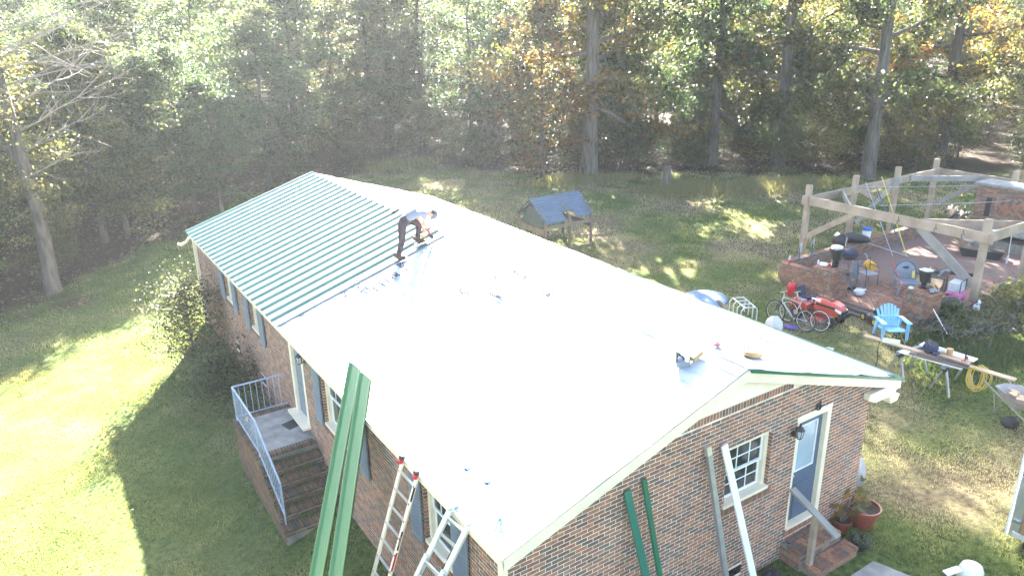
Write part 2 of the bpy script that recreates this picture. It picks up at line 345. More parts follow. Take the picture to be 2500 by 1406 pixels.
# fallen leaves
def leaves_scatter(name,parts,label):
    Vs=[];Fs=[];T=[];off=0
    for (n_,x0,x1,y0,y1,s,mode,seed) in parts:
        x,y,r=scatter(n_,x0,x1,y0,y1,seed); li=litterness(x,y)
        k=(r.uniform(0,1,len(x))<li) if mode else (r.uniform(0,1,len(x))<.15+.85*np.clip(fbm(x,y,31,.2)-.4,0,1)*2)
        x=x[k];y=y[k];N=len(x); z=G(x,y)+r.uniform(.005,.05,N)
        a=r.uniform(0,2*PI,N); s_=s*r.uniform(.6,1.3,N); u=np.stack([np.cos(a),np.sin(a),r.uniform(-.4,.4,N)],-1)*s_[:,None]; v=np.stack([-np.sin(a),np.cos(a),r.uniform(-.4,.4,N)],-1)*(s_*.6)[:,None]
        c=np.stack([x,y,z],-1); Vs.append(np.stack([c-u,c-v,c+u,c+v],1).reshape(-1,3)); Fs.append(np.arange(N*4).reshape(-1,4)+off); off+=N*4
        T.append(np.repeat(r.uniform(0,1,N),4))
    me=npmesh(name,np.concatenate(Vs),np.concatenate(Fs),M['litter'],{'tint':np.concatenate(T)})
    return tag(link(me,name),label,'leaves',kind='stuff')
leaves_scatter('fallen_leaves',[(60000,-16,60,20,62,.09,1,41),(2600,-10,0,-2,30,.035,0,42),(6000,8,34,-3,30,.045,0,43)],'brown fallen leaves over the forest floor and scattered thinly on the lawn')
# concrete path at back door
pb=MB(); xs_=[6.0,6.2,7.25,7.45]
pb.prism([(6.05,-3.2),(7.5,-3.2),(7.38,-1.6),(7.15,-.85),(6.0,-.85)],2,.24,.325); tag(pb.build('path',M['concrete'],bevel=.01),kind='structure')
# ---------------------------------------------------------------- house
W2,RISE,LEN,HE=4.35,1.392,18.96,3.1
def rz(x): return HE+RISE*(1-abs(x-W2)/W2)
house=thing('brick_house','one storey red brick house being re-roofed, green metal on the far part','house',(W2,LEN/2,0))
WX0,WX1,WY0,WY1=.15,8.0,.15,18.8
BR=[]  # all bricks: (pos, axis, length)
BT,BHt,BLn,MO=.005,.0535,.19,.0132
def intervals(a,b,holes):
    segs=[(a,b)]
    for h0,h1 in holes:
        out=[]
        for s0,s1 in segs:
            if h1<=s0 or h0>=s1: out.append((s0,s1)); continue
            if h0>s0: out.append((s0,h0))
            if h1<s1: out.append((h1,s1))
        segs=out
    return segs
def brickrows(axis,plane,sgn,a,b,z0,z1,openings,topf=None,seed=0):
    """axis 0: wall runs along x at y=plane; axis 1: runs along y at x=plane. sgn outward direction"""
    r=random.Random(seed); nrow=int((z1-z0)/(BHt+MO)); st=BLn+MO
    for i in range(nrow):
        z=z0+i*(BHt+MO)+BHt/2+MO
        if z+BHt/2>z1: break
        holes=[(o[0],o[1]) for o in openings if z+BHt/2>o[2] and z-BHt/2<o[3]]
        off=(i%2)*st/2
        for s0,s1 in intervals(a,b,holes):
            k=math.floor((s0-a-off)/st); 
            while True:
                p0=a+off+k*st+MO/2; p1=p0+BLn; k+=1
                if p0>s1: break
                q0,q1=max(p0,s0),min(p1,s1)
                if q1-q0<.012: continue
                c=(q0+q1)/2
                if topf and z+BHt/2>topf(c): continue
                pr=r.uniform(.5,1.)*BT
                BR.append((axis,plane,sgn,c,z,q1-q0,BHt,pr))
gab_open=[(4.23,5.30,2.0,3.1),(5.92,6.88,.88,3.08),(4.42,4.85,.48,.66)]
fr_open=[(14.2,15.1,1.98,3.0),(11.6,12.45,1.96,3.0),(8.25,9.25,.98,3.0),(5.15,7.1,1.62,3.0),(1.6,2.55,1.66,3.0),(14.4,14.85,.5,.72),(11.85,12.25,.5,.72)]
SOLZ=3.72
brickrows(0,WY0,-1,WX0,WX1,-.1,SOLZ,gab_open,lambda x:rz(x)-.2 if 3.0<x<5.75 else rz(x)-.19)
brickrows(1,WX0,-1,WY0,WY1,-.5,2.98,fr_open)
# soldier course under the siding, and rowlock sills
x=3.0
while x<5.72:
    BR.append((0,WY0,-1,x,SOLZ+.105+.01,BHt,.195,BT)); x+=BHt+MO
def sill(axis,plane,a,b,z):
    t=a
    while t<b: BR.append((axis,plane,-1,t+BHt/2,z-.05,BHt,.095,.035)); t+=BHt+MO
sill(0,WY0,4.2,5.34,2.0); sill(0,WY0,5.9,6.9,.88)
for o in fr_open[:2]+fr_open[3:5]: sill(1,WX0,o[0]-.03,o[1]+.03,o[2])
# mortar body with real openings: strips of wall between the openings
def wallbody(axis,plane,thick,a,b,z0,topf,openings,mb):
    cuts=sorted(set([a,b]+[v for o in openings for v in (o[0],o[1])]))
    for s0,s1 in zip(cuts[:-1],cuts[1:]):
        mid=(s0+s1)/2; ops=sorted([(o[2],o[3]) for o in openings if o[0]<mid<o[1]])
        zc=z0
        for zo0,zo1 in ops+[(None,None)]:
            n_=max(1,int((s1-s0)/.5))
            top=zo0
            pts=[]
            if top is None:
                # follow the roof line
                us=[s0+(s1-s0)*i/n_ for i in range(n_+1)]
                if s0<W2<s1 and axis==0: us=sorted(us+[W2])
                poly=[(s0,zc)]+[(s1,zc)]+[(u,topf(u)) for u in reversed(us)]
                if min(topf(u) for u in us)<=zc+.001 and axis==1: break
            else: poly=[(s0,zc),(s1,zc),(s1,top),(s0,top)]
            if axis==0: mb.prism(poly,1,plane,plane+thick)
            else: mb.prism(poly,0,plane,plane+thick)
            if top is None: break
            zc=zo1
wb=MB(); wallbody(0,WY0,.22,WX0,WX1,-.6,lambda x:rz(x)-.06,gab_open,wb)
wb.build('gable_wall',M['mortar'],house,world=True)
wf=MB(); wallbody(1,WX0,.22,WY0+.22,WY1,-.8,lambda y:3.0,fr_open,wf); wf.build('front_wall',M['mortar'],house,world=True)
wo=MB(); wo.box((7.9,9.5,1.3),(.2,18.3,3.2)); wo.prism([(.37,-.6),(8,-.6),(8,rz(8)-.06),(W2,rz(W2)-.06),(.37,rz(.37)-.06)],1,18.6,18.8); wo.build('rear_wall',M['mortar'],house,world=True)
# brick meshes: nearest 300 as parts, the rest joined
def brickbox(ax,l_,h_,d):
    return (l_,d,h_) if ax==0 else (d,l_,h_)
cp=Vector(CAM.location) if False else Vector((-4.016,-6.555,9.449))
def bpos(b):
    ax,pl,sg,c,z,l_,h_,pr=b
    d=.03; q=pl+sg*(pr-d/2)
    return Vector((c,q,z)) if ax==0 else Vector((q,c,z))
def vis(b):
    P=bpos(b)-cp; zc=P.dot(f_); 
    if zc<.1: return 1e9
    u=P.dot(r_)/zc*1836; v=P.dot(u_)/zc*1836
    if abs(u)>1245 or abs(v)>698: return 1e6+P.length
    if b[0]==1 and b[4]>2.6: return 500+P.length
    if b[0]==0: return P.length-1.5
    return P.length
BR.sort(key=vis)
bm_cache={}
def brickmesh(dims,mo='brick_o'):
    k=tuple(round(d,3) for d in dims)+(mo,)
    if k not in bm_cache: bm_cache[k]=MB().box((0,0,0),k[:3]).mesh('brick',M[mo])
    return bm_cache[k]
hl=Vector(house.location)
for b in BR[:298]:
    ob=inst(brickmesh(brickbox(b[0],b[5],b[6],.03)),'brick',house,bpos(b)-hl)
mb=MB()
for b in BR[298:]: mb.box(bpos(b),brickbox(b[0],b[5],b[6],.03))
def jambs(axis,plane,ops,dep=.095):
    z=-.1 if axis==0 else -.5
    while z<3.0:
        zc=z+BHt/2+MO
        for o in ops:
            if o[1]-o[0]>.5 and o[2]+.01<zc-BHt/2 and zc+BHt/2<o[3]:
                for e_,sg in ((o[0],1),(o[1],-1)):
                    c=e_+sg*.004
                    if axis==0: mb.box((c,plane+dep/2-.004,zc),(.012,dep,BHt))
                    else: mb.box((plane+dep/2-.004,c,zc),(dep,.012,BHt))
        z+=BHt+MO
jambs(0,WY0,gab_open); jambs(1,WX0,fr_open)
o=mb.build('brickwork',M['brick_i'],house,world=True); tag(o,kind='stuff')
# corner boards on the front, fascia, rake boards
mb=MB(); mb.box((.10,.17,1.5),(.09,.10,3.0)); mb.build('corner_board',M['cream'],house,world=True)
mb=MB(); mb.box((.12,18.83,1.35),(.12,.14,3.3)); mb.build('corner_board',M['cream'],house,world=True)
mb=MB(); mb.box((.0,LEN/2,3.02),(.025,LEN,.11)); mb.build('fascia_board',M['cream'],house,world=True)
mb=MB(); mb.box((.075,LEN/2,2.94),(.13,LEN-.1,.02)); mb.build('soffit_board',M['cream'],house,world=True)
def rake(x0,x1,y,name='rake_board',t=.025,h=.19,dz=-.012):
    b=MB(); z0,z1=rz(x0),rz(x1); b.prism([(x0,z0+dz-h),(x1,z1+dz-h),(x1,z1+dz),(x0,z0+dz)],1,y,y+t); return b.build(name,M['cream'],house,world=True)
for y in (0.0,LEN-.025):
    rake(0,W2-.001,y); rake(W2+.001,2*W2,y)
mb=MB(); mb.prism([(0,HE-.03),(W2,HE+RISE-.03),(2*W2,HE-.03),(2*W2,HE-.055),(W2,HE+RISE-.055),(0,HE-.055)],1,.027,WY0); mb.build('rake_soffit',M['cream'],house,world=True)
# eave return boxes
mb=MB(); mb.prism([(.0,2.86),(.55,3.04),(.62,3.14),(.62,3.25),(0,3.03)],1,.03,.13); mb.build('eave_return',M['cream'],house,world=True)
mb=MB(); mb.prism([(8.0,2.80),(8.35,2.80),(8.45,2.72),(8.6,2.72),(8.62,2.86),(8.7,2.90),(8.7,3.02),(7.78,3.02),(7.78,2.9)],1,.03,.14); mb.box((8.35,9.5,2.9),(.7,18.9,.03)); mb.box((8.68,9.5,3.0),(.03,18.9,.16)); mb.build('eave_return',M['cream'],house,world=True)
mb=MB(); mb.prism([(8.45,2.66),(8.66,2.66),(8.72,2.78),(8.40,2.80)],1,.0,.22); mb.build('gutter_end',M['cream'],house,world=True)
# downspout elbow far front corner
mb=MB(); mb.tube([(-.02,18.9,2.93),(-.12,18.95,2.80),(-.28,19.0,2.72),(-.36,18.98,2.78)],.05,6); mb.build('downspout_elbow',M['cream'],house,world=True,smooth=True)
# gable siding
for i in range(5):
    z0=3.94+i*.12; z1=z0+.125
    def xl(z): return W2-(HE+RISE-.03-z)/RISE*W2+.05
    a,b_=xl(z0+.19),2*W2-xl(z0+.19); a2=xl(z1+.19); b2=2*W2-a2
    if a2>=b2: a2=b2=W2
    if a>=b_: break
    mb=MB(); mb.add([(a,.085,z0),(b_,.085,z0),(b2,.135,z1),(a2,.135,z1),(a,.15,z0),(b_,.15,z0),(b2,.15,z1),(a2,.15,z1)],[(0,1,2,3),(4,7,6,5),(0,4,5,1),(2,6,7,3),(1,5,6,2),(0,3,7,4)])
    mb.build('siding_board',M['cream'],house,world=True)
mb=MB(); mb.prism([(2.9,3.905),(5.8,3.905),(5.75,3.945),(2.95,3.945)],1,.09,.148); mb.build('siding_trim',M['cream'],house,world=True)
# roof
roof=MB().prism([(0.003,HE-.03),(W2,HE+RISE-.03),(2*W2-.003,HE-.03),(2*W2-.003,HE-.004),(W2,HE+RISE-.004),(0.003,HE-.004)],1,.03,LEN-.03).build('roof',M['lumber'],house,world=True)
under=newmat('roof_underlayment'); n=under.node_tree.nodes; l=under.node_tree.links; p=n['Principled BSDF']
tc=n.new('ShaderNodeTexCoord'); mp=n.new('ShaderNodeMapping'); mp.inputs['Scale'].default_value=(2.2,.35,2.2); l.new(tc.outputs['Object'],mp.inputs[0])
nz=n.new('ShaderNodeTexNoise'); nz.inputs['Scale'].default_value=3; nz.inputs['Detail'].default_value=6; l.new(mp.outputs[0],nz.inputs['Vector'])
rp=ramp(n,[(.33,.39,.44),(.44,.47,.49)],[.35,.6]); l.new(nz.outputs[0],rp.inputs[0]); l.new(rp.outputs[0],p.inputs['Base Color'])
p.inputs['Roughness'].default_value=.6; p.inputs['Specular IOR Level'].default_value=.2
b=n.new('ShaderNodeBump'); b.inputs['Strength'].default_value=.35; b.inputs['Distance'].default_value=.03; l.new(nz.outputs[0],b.inputs['Height']); l.new(b.outputs[0],p.inputs['Normal'])
M['under']=under
SL=math.hypot(W2,RISE)
def slopept(side,s,y,h=0):
    # s distance from eave up the slope, h height above the plane
    x=s*W2/SL; z=HE+s*RISE/SL; nx,nz_=-RISE/SL,W2/SL
    x+=nx*h; z+=nz_*h
    return (x,y,z) if side==0 else (2*W2-x,y,z)
def strip(side,s0,s1,y0,y1,h0,h1,seed,over=.0):
    ns,ny=7,150; r=np.random.default_rng(seed)
    S,Y=np.meshgrid(np.linspace(s0,s1,ns),np.linspace(y0,y1,ny))
    win=np.sin(np.pi*np.clip((S-s0)/(s1-s0),0,1))**.5; w=(fbm(S*3,Y*.6,seed,.35,4)-.5); H_=h0+(h1-h0)*(S-s0)/(s1-s0)+np.clip(w,0,1)*.03*win
    if side==1: H_+=np.clip(fbm(S*5,Y*.35,seed+5,.5,3)-.55,0,1)*.06*win
    edge=(fbm(Y*0,Y,seed+9,.3,3)-.5)*.02
    S=S+np.where(S>=s1-1e-6,0,0)+edge*((S-s0)/(s1-s0))
    x=S*W2/SL-RISE/SL*H_; z=HE+S*RISE/SL+W2/SL*H_
    if side==1: x=2*W2-x
    V=np.stack([x,Y,z],-1).reshape(-1,3)-np.array(hl); i=np.arange(ns*ny).reshape(ny,ns)
    F=np.stack([i[:-1,:-1],i[:-1,1:],i[1:,1:],i[1:,:-1]],-1).reshape(-1,4)
    if side==0: pass
    else: F=F[:,::-1]
    me=npmesh('underlayment_strip',V,F,M['under'],smooth=True); o=link(me,'underlayment_strip',roof)
    return o
for side in (0,1):
    ed=[.0,.98,1.96,2.94,3.90,SL]
    for k in range(5):
        strip(side,ed[k]-(0 if k==0 else .08),ed[k+1],.0,LEN,.012 if k else .008,.006,100+side*10+k)
strip(0,SL-.22,SL,.0,LEN,.016,.016,130); strip(1,SL-.26,SL,.0,LEN,.02,.016,131)
# printed lettering on the underlayment
INK=mat('printed_ink',(.035,.045,.065),1,var=.2,spec=0)
def lettering(txt,side,s,y,size,ang=0,flip=False):
    cu=bpy.data.curves.new('printed_lettering','FONT'); cu.body=txt; cu.size=size; cu.align_x='CENTER'; cu.align_y='CENTER'; cu.resolution_u=2; cu.offset=.0098
    tmp=bpy.data.objects.new('tmp',cu); dg=bpy.context.evaluated_depsgraph_get(); COL.objects.link(tmp); dg.update()
    me=bpy.data.meshes.new_from_object(tmp.evaluated_get(dg)); bpy.data.objects.remove(tmp)
    me.materials.clear(); me.materials.append(INK)
    o=bpy.data.objects.new('printed_lettering',me); COL.objects.link(o); o.parent=roof
    # local x along ridge (-y when facing up-slope from the left), local y up the slope
    ex=Vector((0,-1,0)) if side==0 else Vector((0,1,0))
    up=Vector((W2/SL,0,RISE/SL)) if side==0 else Vector((-W2/SL,0,RISE/SL)); 
    if flip: ex=-ex; up=-up
    nn=ex.cross(up)
    P=Vector(slopept(side,s,y,.06)); m=Matrix((ex,up,nn)).transposed().to_4x4(); m.translation=P-hl
    o.matrix_local=m@Matrix.Rotation(ang,4,'Z')
    return o
for (s,y,fl,t) in [(4.33,5.75,True,'Buster'),(3.95,5.95,True,'Buster'),(3.25,6.2,False,'Buster'),(4.2,4.6,True,'Bus'),(3.05,8.72,False,'Buster'),(2.75,8.55,False,'ter'),(1.95,8.92,True,'Buster'),(1.6,8.95,False,'Bus'),(.55,9.02,False,'er')]:
    lettering(t,0,s,y,.235,0,fl)
DASH=MB()
r=random.Random(4)
for (s,y0,y1) in [(3.5,5.2,5.75),(3.55,5.3,5.5),(2.3,8.3,8.7),(2.1,8.2,8.6),(2.45,8.35,8.75),(2.0,8.5,8.8),(4.05,5.6,5.75),(2.6,8.4,8.6)]:
    a=[slopept(0,s,y0,.055),slopept(0,s+.05,y0,.055),slopept(0,s+.05,y1,.055),slopept(0,s,y1,.055)]; DASH.add(a,[(0,1,2,3)])
tag(DASH.build('printed_line',INK,roof,world=True),kind='stuff')
# dark strips painting the uneven sheen along the laps, back slope
LAP=MB()
for k in range(34):
    s=r.choice([.95,1.93,2.9,3.86,4.3])+r.uniform(-.06,.06); y0=r.uniform(.8,17.5); ln=r.uniform(.25,1.2)
    LAP.add([slopept(1,s,y0,.052),slopept(1,s+.05,y0,.05),slopept(1,s+.05,y0+ln,.05),slopept(1,s,y0+ln,.052)],[(0,1,2,3)])
o=LAP.build('lap_sheen_line',mat('lap_sheen_dark',(.04,.05,.065),1,spec=0),roof,world=True); tag(o,kind='stuff')
# drip edges
mb=MB(); mb.prism([(W2+.05,HE+RISE+.012-.016),(2*W2+.03,HE+.0),(2*W2+.03,HE-.045),(W2+.05,HE+RISE-.052)],1,-.03,-.004); mb.build('drip_edge',M['greentrim'],roof,world=True)
mb=MB(); mb.box((2*W2+.022,LEN/2,HE-.012),(.05,LEN+.05,.05)); mb.build('drip_edge',M['greentrim'],roof,world=True)
mb=MB(); mb.prism([(2*W2-.30,HE+.125),(2*W2+.04,HE+.008),(2*W2+.04,HE-.0),(2*W2-.30,HE+.105)],1,-.03,.12); mb.build('drip_edge',M['greentrim'],roof,world=True)
mb=MB(); mb.box((-.018,4.6,HE-.002),(.03,9.2,.03)); mb.build('drip_edge',mat('pale_drip_edge',(.62,.62,.55),.4),roof,world=True)
# green metal panels
metal=newmat('green_metal_panel'); n=metal.node_tree.nodes; l=metal.node_tree.links; p=n['Principled BSDF']
p.inputs['Base Color'].default_value=(.012,.11,.085,1); p.inputs['Roughness'].default_value=.5; p.inputs['Specular IOR Level'].default_value=.9; p.inputs['Coat Weight'].default_value=.9; p.inputs['Coat Roughness'].default_value=.46; p.inputs['Coat IOR'].default_value=1.9
tc=n.new('ShaderNodeTexCoord'); nz=n.new('ShaderNodeTexNoise'); nz.inputs['Scale'].default_value=1.3; nz.inputs['Detail'].default_value=2
oi=n.new('ShaderNodeObjectInfo'); ad_=n.new('ShaderNodeVectorMath'); l.new(tc.outputs['Object'],ad_.inputs[0]); l.new(oi.outputs['Location'],ad_.inputs[1]); l.new(ad_.outputs[0],nz.inputs['Vector'])
b=n.new('ShaderNodeBump'); b.inputs['Strength'].default_value=.25; b.inputs['Distance'].default_value=.02; l.new(nz.outputs[0],b.inputs['Height']); l.new(b.outputs[0],p.inputs['Normal']); l.new(b.outputs[0],p.inputs['Coat Normal'])
M['metal']=metal
PW=.406
prof=[(0,0),(0,.05),(.024,.05),(.034,0)]
for c in (.10,.155,.21,.265,.32): prof+=[(c-.012,0),(c-.008,.006),(c+.008,.006),(c+.012,0)]
prof+=[(PW,0)]
def panelmesh(length,name='metal_panel'):
    V=[];Fc=[];nseg=10
    for i in range(nseg+1):
        s=length*i/nseg
        for (q,h) in prof: V.append((s,-q,h))
    m_=len(prof)
    for i in range(nseg):
        for k in range(m_-1): a=i*m_+k; Fc.append((a,a+1,a+m_+1,a+m_))
    # underside
    o=len(V); V+=[(0,0,-.001),(0,-PW,-.001),(length,-PW,-.001),(length,0,-.001)]; Fc.append((o,o+1,o+2,o+3))
    me=bpy.data.meshes.new(name); me.from_pydata(V,[],Fc); me.materials.append(M['metal']); me.update(); return me
pm=panelmesh(SL+.0)
SLANG=-math.atan2(RISE,W2)
for i in range(24):
    y=LEN+.02-i*PW; ln=1.
    P=Vector(slopept(0,-.05,y,.05)); o=inst(pm,'metal_panel',roof,P-hl,(0,SLANG,0),(1.,1,1))
mb=MB(); mb.prism([(0,0),(1,0),(1,1)],1,0,1); mb=MB(); mb.prism([(-.07,HE-.10),(-.05,HE+.03),(W2,HE+RISE+.09),(W2,HE+RISE-.05),(-.05,HE-.11)],1,LEN+.0,LEN+.045); mb.build('rake_trim',M['greentrim'],roof,world=True)
# pale drip edge under green part
mb=MB(); mb.box((-.02,14.1,HE+.0),(.035,9.7,.03)); mb.build('drip_edge',M['cream'],roof,world=True)
# windows ----------------------------------------------------------
def window(axis,a,b,z0,z1,cols,depth=.1,low=True):
    """frame recessed in opening; axis 0 on gable (plane y), 1 on the front (plane x)"""
    pl=(WY0 if axis==0 else WX0)
    def BX(mb,c,d): 
        # c=(along, into wall, z)
        if axis==0: mb.box((c[0],pl+c[1],c[2]),(d[0],d[1],d[2]))
        else: mb.box((pl+c[1],c[0],c[2]),(d[1],d[0],d[2]))
        return mb
    fr=MB(); t=.09; w=b-a; h=z1-z0; zc=(z0+z1)/2
    BX(fr,(a+t/2,depth+.01,zc),(t,.09,h)); BX(fr,(b-t/2,depth+.01,zc),(t,.09,h)); BX(fr,((a+b)/2,depth+.009,z1-t/2),(w-2*t,.088,t)); BX(fr,((a+b)/2,depth-.02,z0+.03),(w-.004,.2,.06))
    win=fr.build('window',M['cream'],house,world=True)
    i0,i1,j0,j1=a+t,b-t,z0+.06,z1-t
    sa=MB(); s=.035; zm=(j0+j1)/2
    for (p,q,dz) in ((j0,zm+.02,.055),(zm-.02,j1,.025)):
        BX(sa,(i0+s/2,depth+dz,(p+q)/2),(s,.03,q-p)); BX(sa,(i1-s/2,depth+dz,(p+q)/2),(s,.03,q-p)); BX(sa,((i0+i1)/2,depth+dz,p+s/2),(i1-i0-2*s,.03,s)); BX(sa,((i0+i1)/2,depth+dz,q-s/2),(i1-i0-2*s,.03,s))
    sa.build('sash',M['white'],win,world=True)
    for (p,q,dz) in ((j0+s,zm-s,.06),(zm+s,j1-s,.03)):
        gl=MB(); BX(gl,((i0+i1)/2,depth+dz,(p+q)/2),(i1-i0-2*s,.006,q-p)); gl.build('pane',M['glass'],win,world=True)
        if p<zm-.1 and not low: continue
        for k in range(1,cols): 
            m_=MB(); BX(m_,(i0+(i1-i0)*k/cols,depth+dz-.006,(p+q)/2),(.018,.012,q-p)); m_.build('muntin',M['white'],win,world=True)
        m_=MB(); BX(m_,((i0+i1)/2,depth+dz-.005,(p+q)/2),(i1-i0-2*s,.012,.018)); m_.build('muntin',M['white'],win,world=True)
    return win
window(0,4.23,5.30-.0,2.0,3.1,3,.1)
window(1,14.2,15.1,1.98,3.0,2,.1,False); window(1,11.6,12.45,1.96,3.0,2,.1,False); window(1,5.15,7.1,1.62,3.0,5,.1,False); window(1,1.6,2.55,1.66,3.0,3,.1,False)
def shutter(a,b,z0):
    sh=MB(); z1=2.93; x=WX0-.045
    sh.box((x,(a+b)/2,(z0+z1)/2),(.03,b-a,z1-z0)); zm=(z0+z1)/2
    for (p,q) in ((z0+.06,zm-.03),(zm+.03,z1-.06)):
        k=int((q-p)/.05)
        for i in range(k):
            zz=p+(i+.5)*(q-p)/k; sh.box((x-.018,(a+b)/2,zz),(.01,b-a-.1,.03))
    sh.build('shutter',M['bluegrey'],house,world=True)
for a,b_,z in [(15.13,15.55,1.9),(13.75,14.17,1.9),(12.48,12.9,1.86),(11.15,11.57,1.86),(7.13,7.5,1.58),(4.72,5.12,1.58),(2.58,2.95,1.62),(1.12,1.57,1.62)]: shutter(a,b_,z)
# crawl space vents
for a,b_ in ((14.4,14.85),(11.85,12.25)):
    v=MB(); v.box((WX0+.02,(a+b_)/2,.61),(.02,b_-a,.22)); 
    for i in range(5): v.box((WX0+.005,(a+b_)/2,.53+i*.04),(.012,b_-a-.03,.008))
    v.build('crawl_vent',M['black'],house,world=True)
v=MB(); v.box((4.635,WY0+.02,.57),(.43,.02,.18))
for i in range(10): v.box((4.44+i*.042,WY0+.004,.57),(.008,.012,.16))
v.build('crawl_vent',M['black'],house,world=True)
# doors ------------------------------------------------------------
d=MB()
d.box((5.955,WY0+.08,1.98),(.07,.16,2.2)); d.box((6.82,WY0+.08,1.98),(.12,.16,2.2)); d.box((6.375,WY0+.08,3.03),(.77,.158,.1)); d.box((6.375,WY0+.06,.9),(.9,.2,.05))
fr=d.build('door_frame',M['cream'],house,world=True)
d=MB(); x0,x1,z0,z1=5.99,6.76,.93,2.98; y=WY0+.11
for (c,s) in (((x0+.07,y,1.955),(.14,.04,2.05)),((x1-.07,y,1.955),(.14,.04,2.05)),((6.375,y,1.44),(.49,.04,1.02)),((6.375,y,2.9),(.49,.04,.16))): d.box(c,s)
d.box((6.375,y-.025,1.32),(.36,.015,.7))
door=d.build('door',M['doorblue'],house,world=True)
d=MB(); d.box((6.375,y+.0,2.385),(.49,.02,.87)); d.build('door_glass',M['curtain'],door,world=True)
d=MB(); 
for (c,s) in (((6.125,y-.022,2.385),(.02,.02,.9)),((6.625,y-.022,2.385),(.02,.02,.9)),((6.375,y-.022,2.83),(.48,.02,.02)),((6.375,y-.022,1.945),(.48,.02,.02))): d.box(c,s)
d.build('glass_trim',M['white'],door,world=True)
d=MB(); d.ball((6.06,y-.05,1.9),.035); d.build('door_knob',M['steel'],door,world=True,smooth=True)
d=MB(); d.box((WX0+.08,9.17,1.99),(.16,.16,2.02)); d.box((WX0+.08,8.33,1.99),(.16,.16,2.02)); d.box((WX0-.03,8.75,1.0),(.3,1.1,.06)); d.build('door_frame',M['cream'],house,world=True)
d=MB(); d.box((WX0+.09,8.75,1.98),(.05,.68,1.9)); d.box((WX0+.06,8.75,1.5),(.02,.5,.6)); d.box((WX0+.06,8.75,2.4),(.02,.5,.6)); d.build('door',M['bluegrey'],house,world=True)
# wall lanterns
def lantern(P,ax,par):
    P=Vector(P); o=Vector((0,-1,0)) if ax==0 else Vector((-1,0,0))
    L=MB(); L.lathe([(.06,0),(.065,.02),(.03,.03)],P,8,M=Matrix.Rotation(PI/2,3,'X') if ax==0 else Matrix.Rotation(-PI/2,3,'Y'))
    L.tube([P,P+o*.07+Vector((0,0,-.05)),P+o*.12+Vector((0,0,.0)),P+o*.12+Vector((0,0,.1))],.012,6)
    c=P+o*.12+Vector((0,0,-.05))
    L.lathe([(.035,0),(.045,.01),(.045,.02)],c,6); L.lathe([(.075,.16),(.08,.17),(.045,.22),(.012,.25),(.015,.27),(.002,.29)],c,6)
    for k in range(6):
        t=2*PI*k/6; L.bar(c+Vector((.043*math.cos(t),.043*math.sin(t),.01)),c+Vector((.068*math.cos(t),.068*math.sin(t),.17)),.008,.008)
    w=L.build('wall_lantern',M['black'],par,world=True)
    K=MB(); K.lathe([(.038,.02),(.06,.16)],c,6); K.build('lantern_glass',M['clearish'],w,world=True)
lantern((5.83,WY0-.012,2.86),0,house); lantern((WX0-.012,8.02,2.72),1,house)
# small ironwork ornament above the back door
K=MB(); K.torus((6.43,WY0-.03,3.17),.055,.013,14,5,Matrix.Rotation(PI/2,3,'X')); K.torus((6.43,WY0-.03,3.20),.03,.01,10,5,Matrix.Rotation(PI/2,3,'X')); K.tube([(6.40,WY0-.03,3.22),(6.45,WY0-.04,3.28),(6.5,WY0-.03,3.24)],.01,5); K.build('door_ornament',M['black'],house,world=True)
# dark climbing stems on front wall at the mid joint
# weathered mortar smear and cable hooks under the window
K=MB()
for i in range(3): K.torus((5.02+i*.08,WY0-.03,1.95),.03,.008,10,4,Matrix.Rotation(PI/2,3,'X'),PI)
K.build('cable_hook',M['black'],house,world=True)
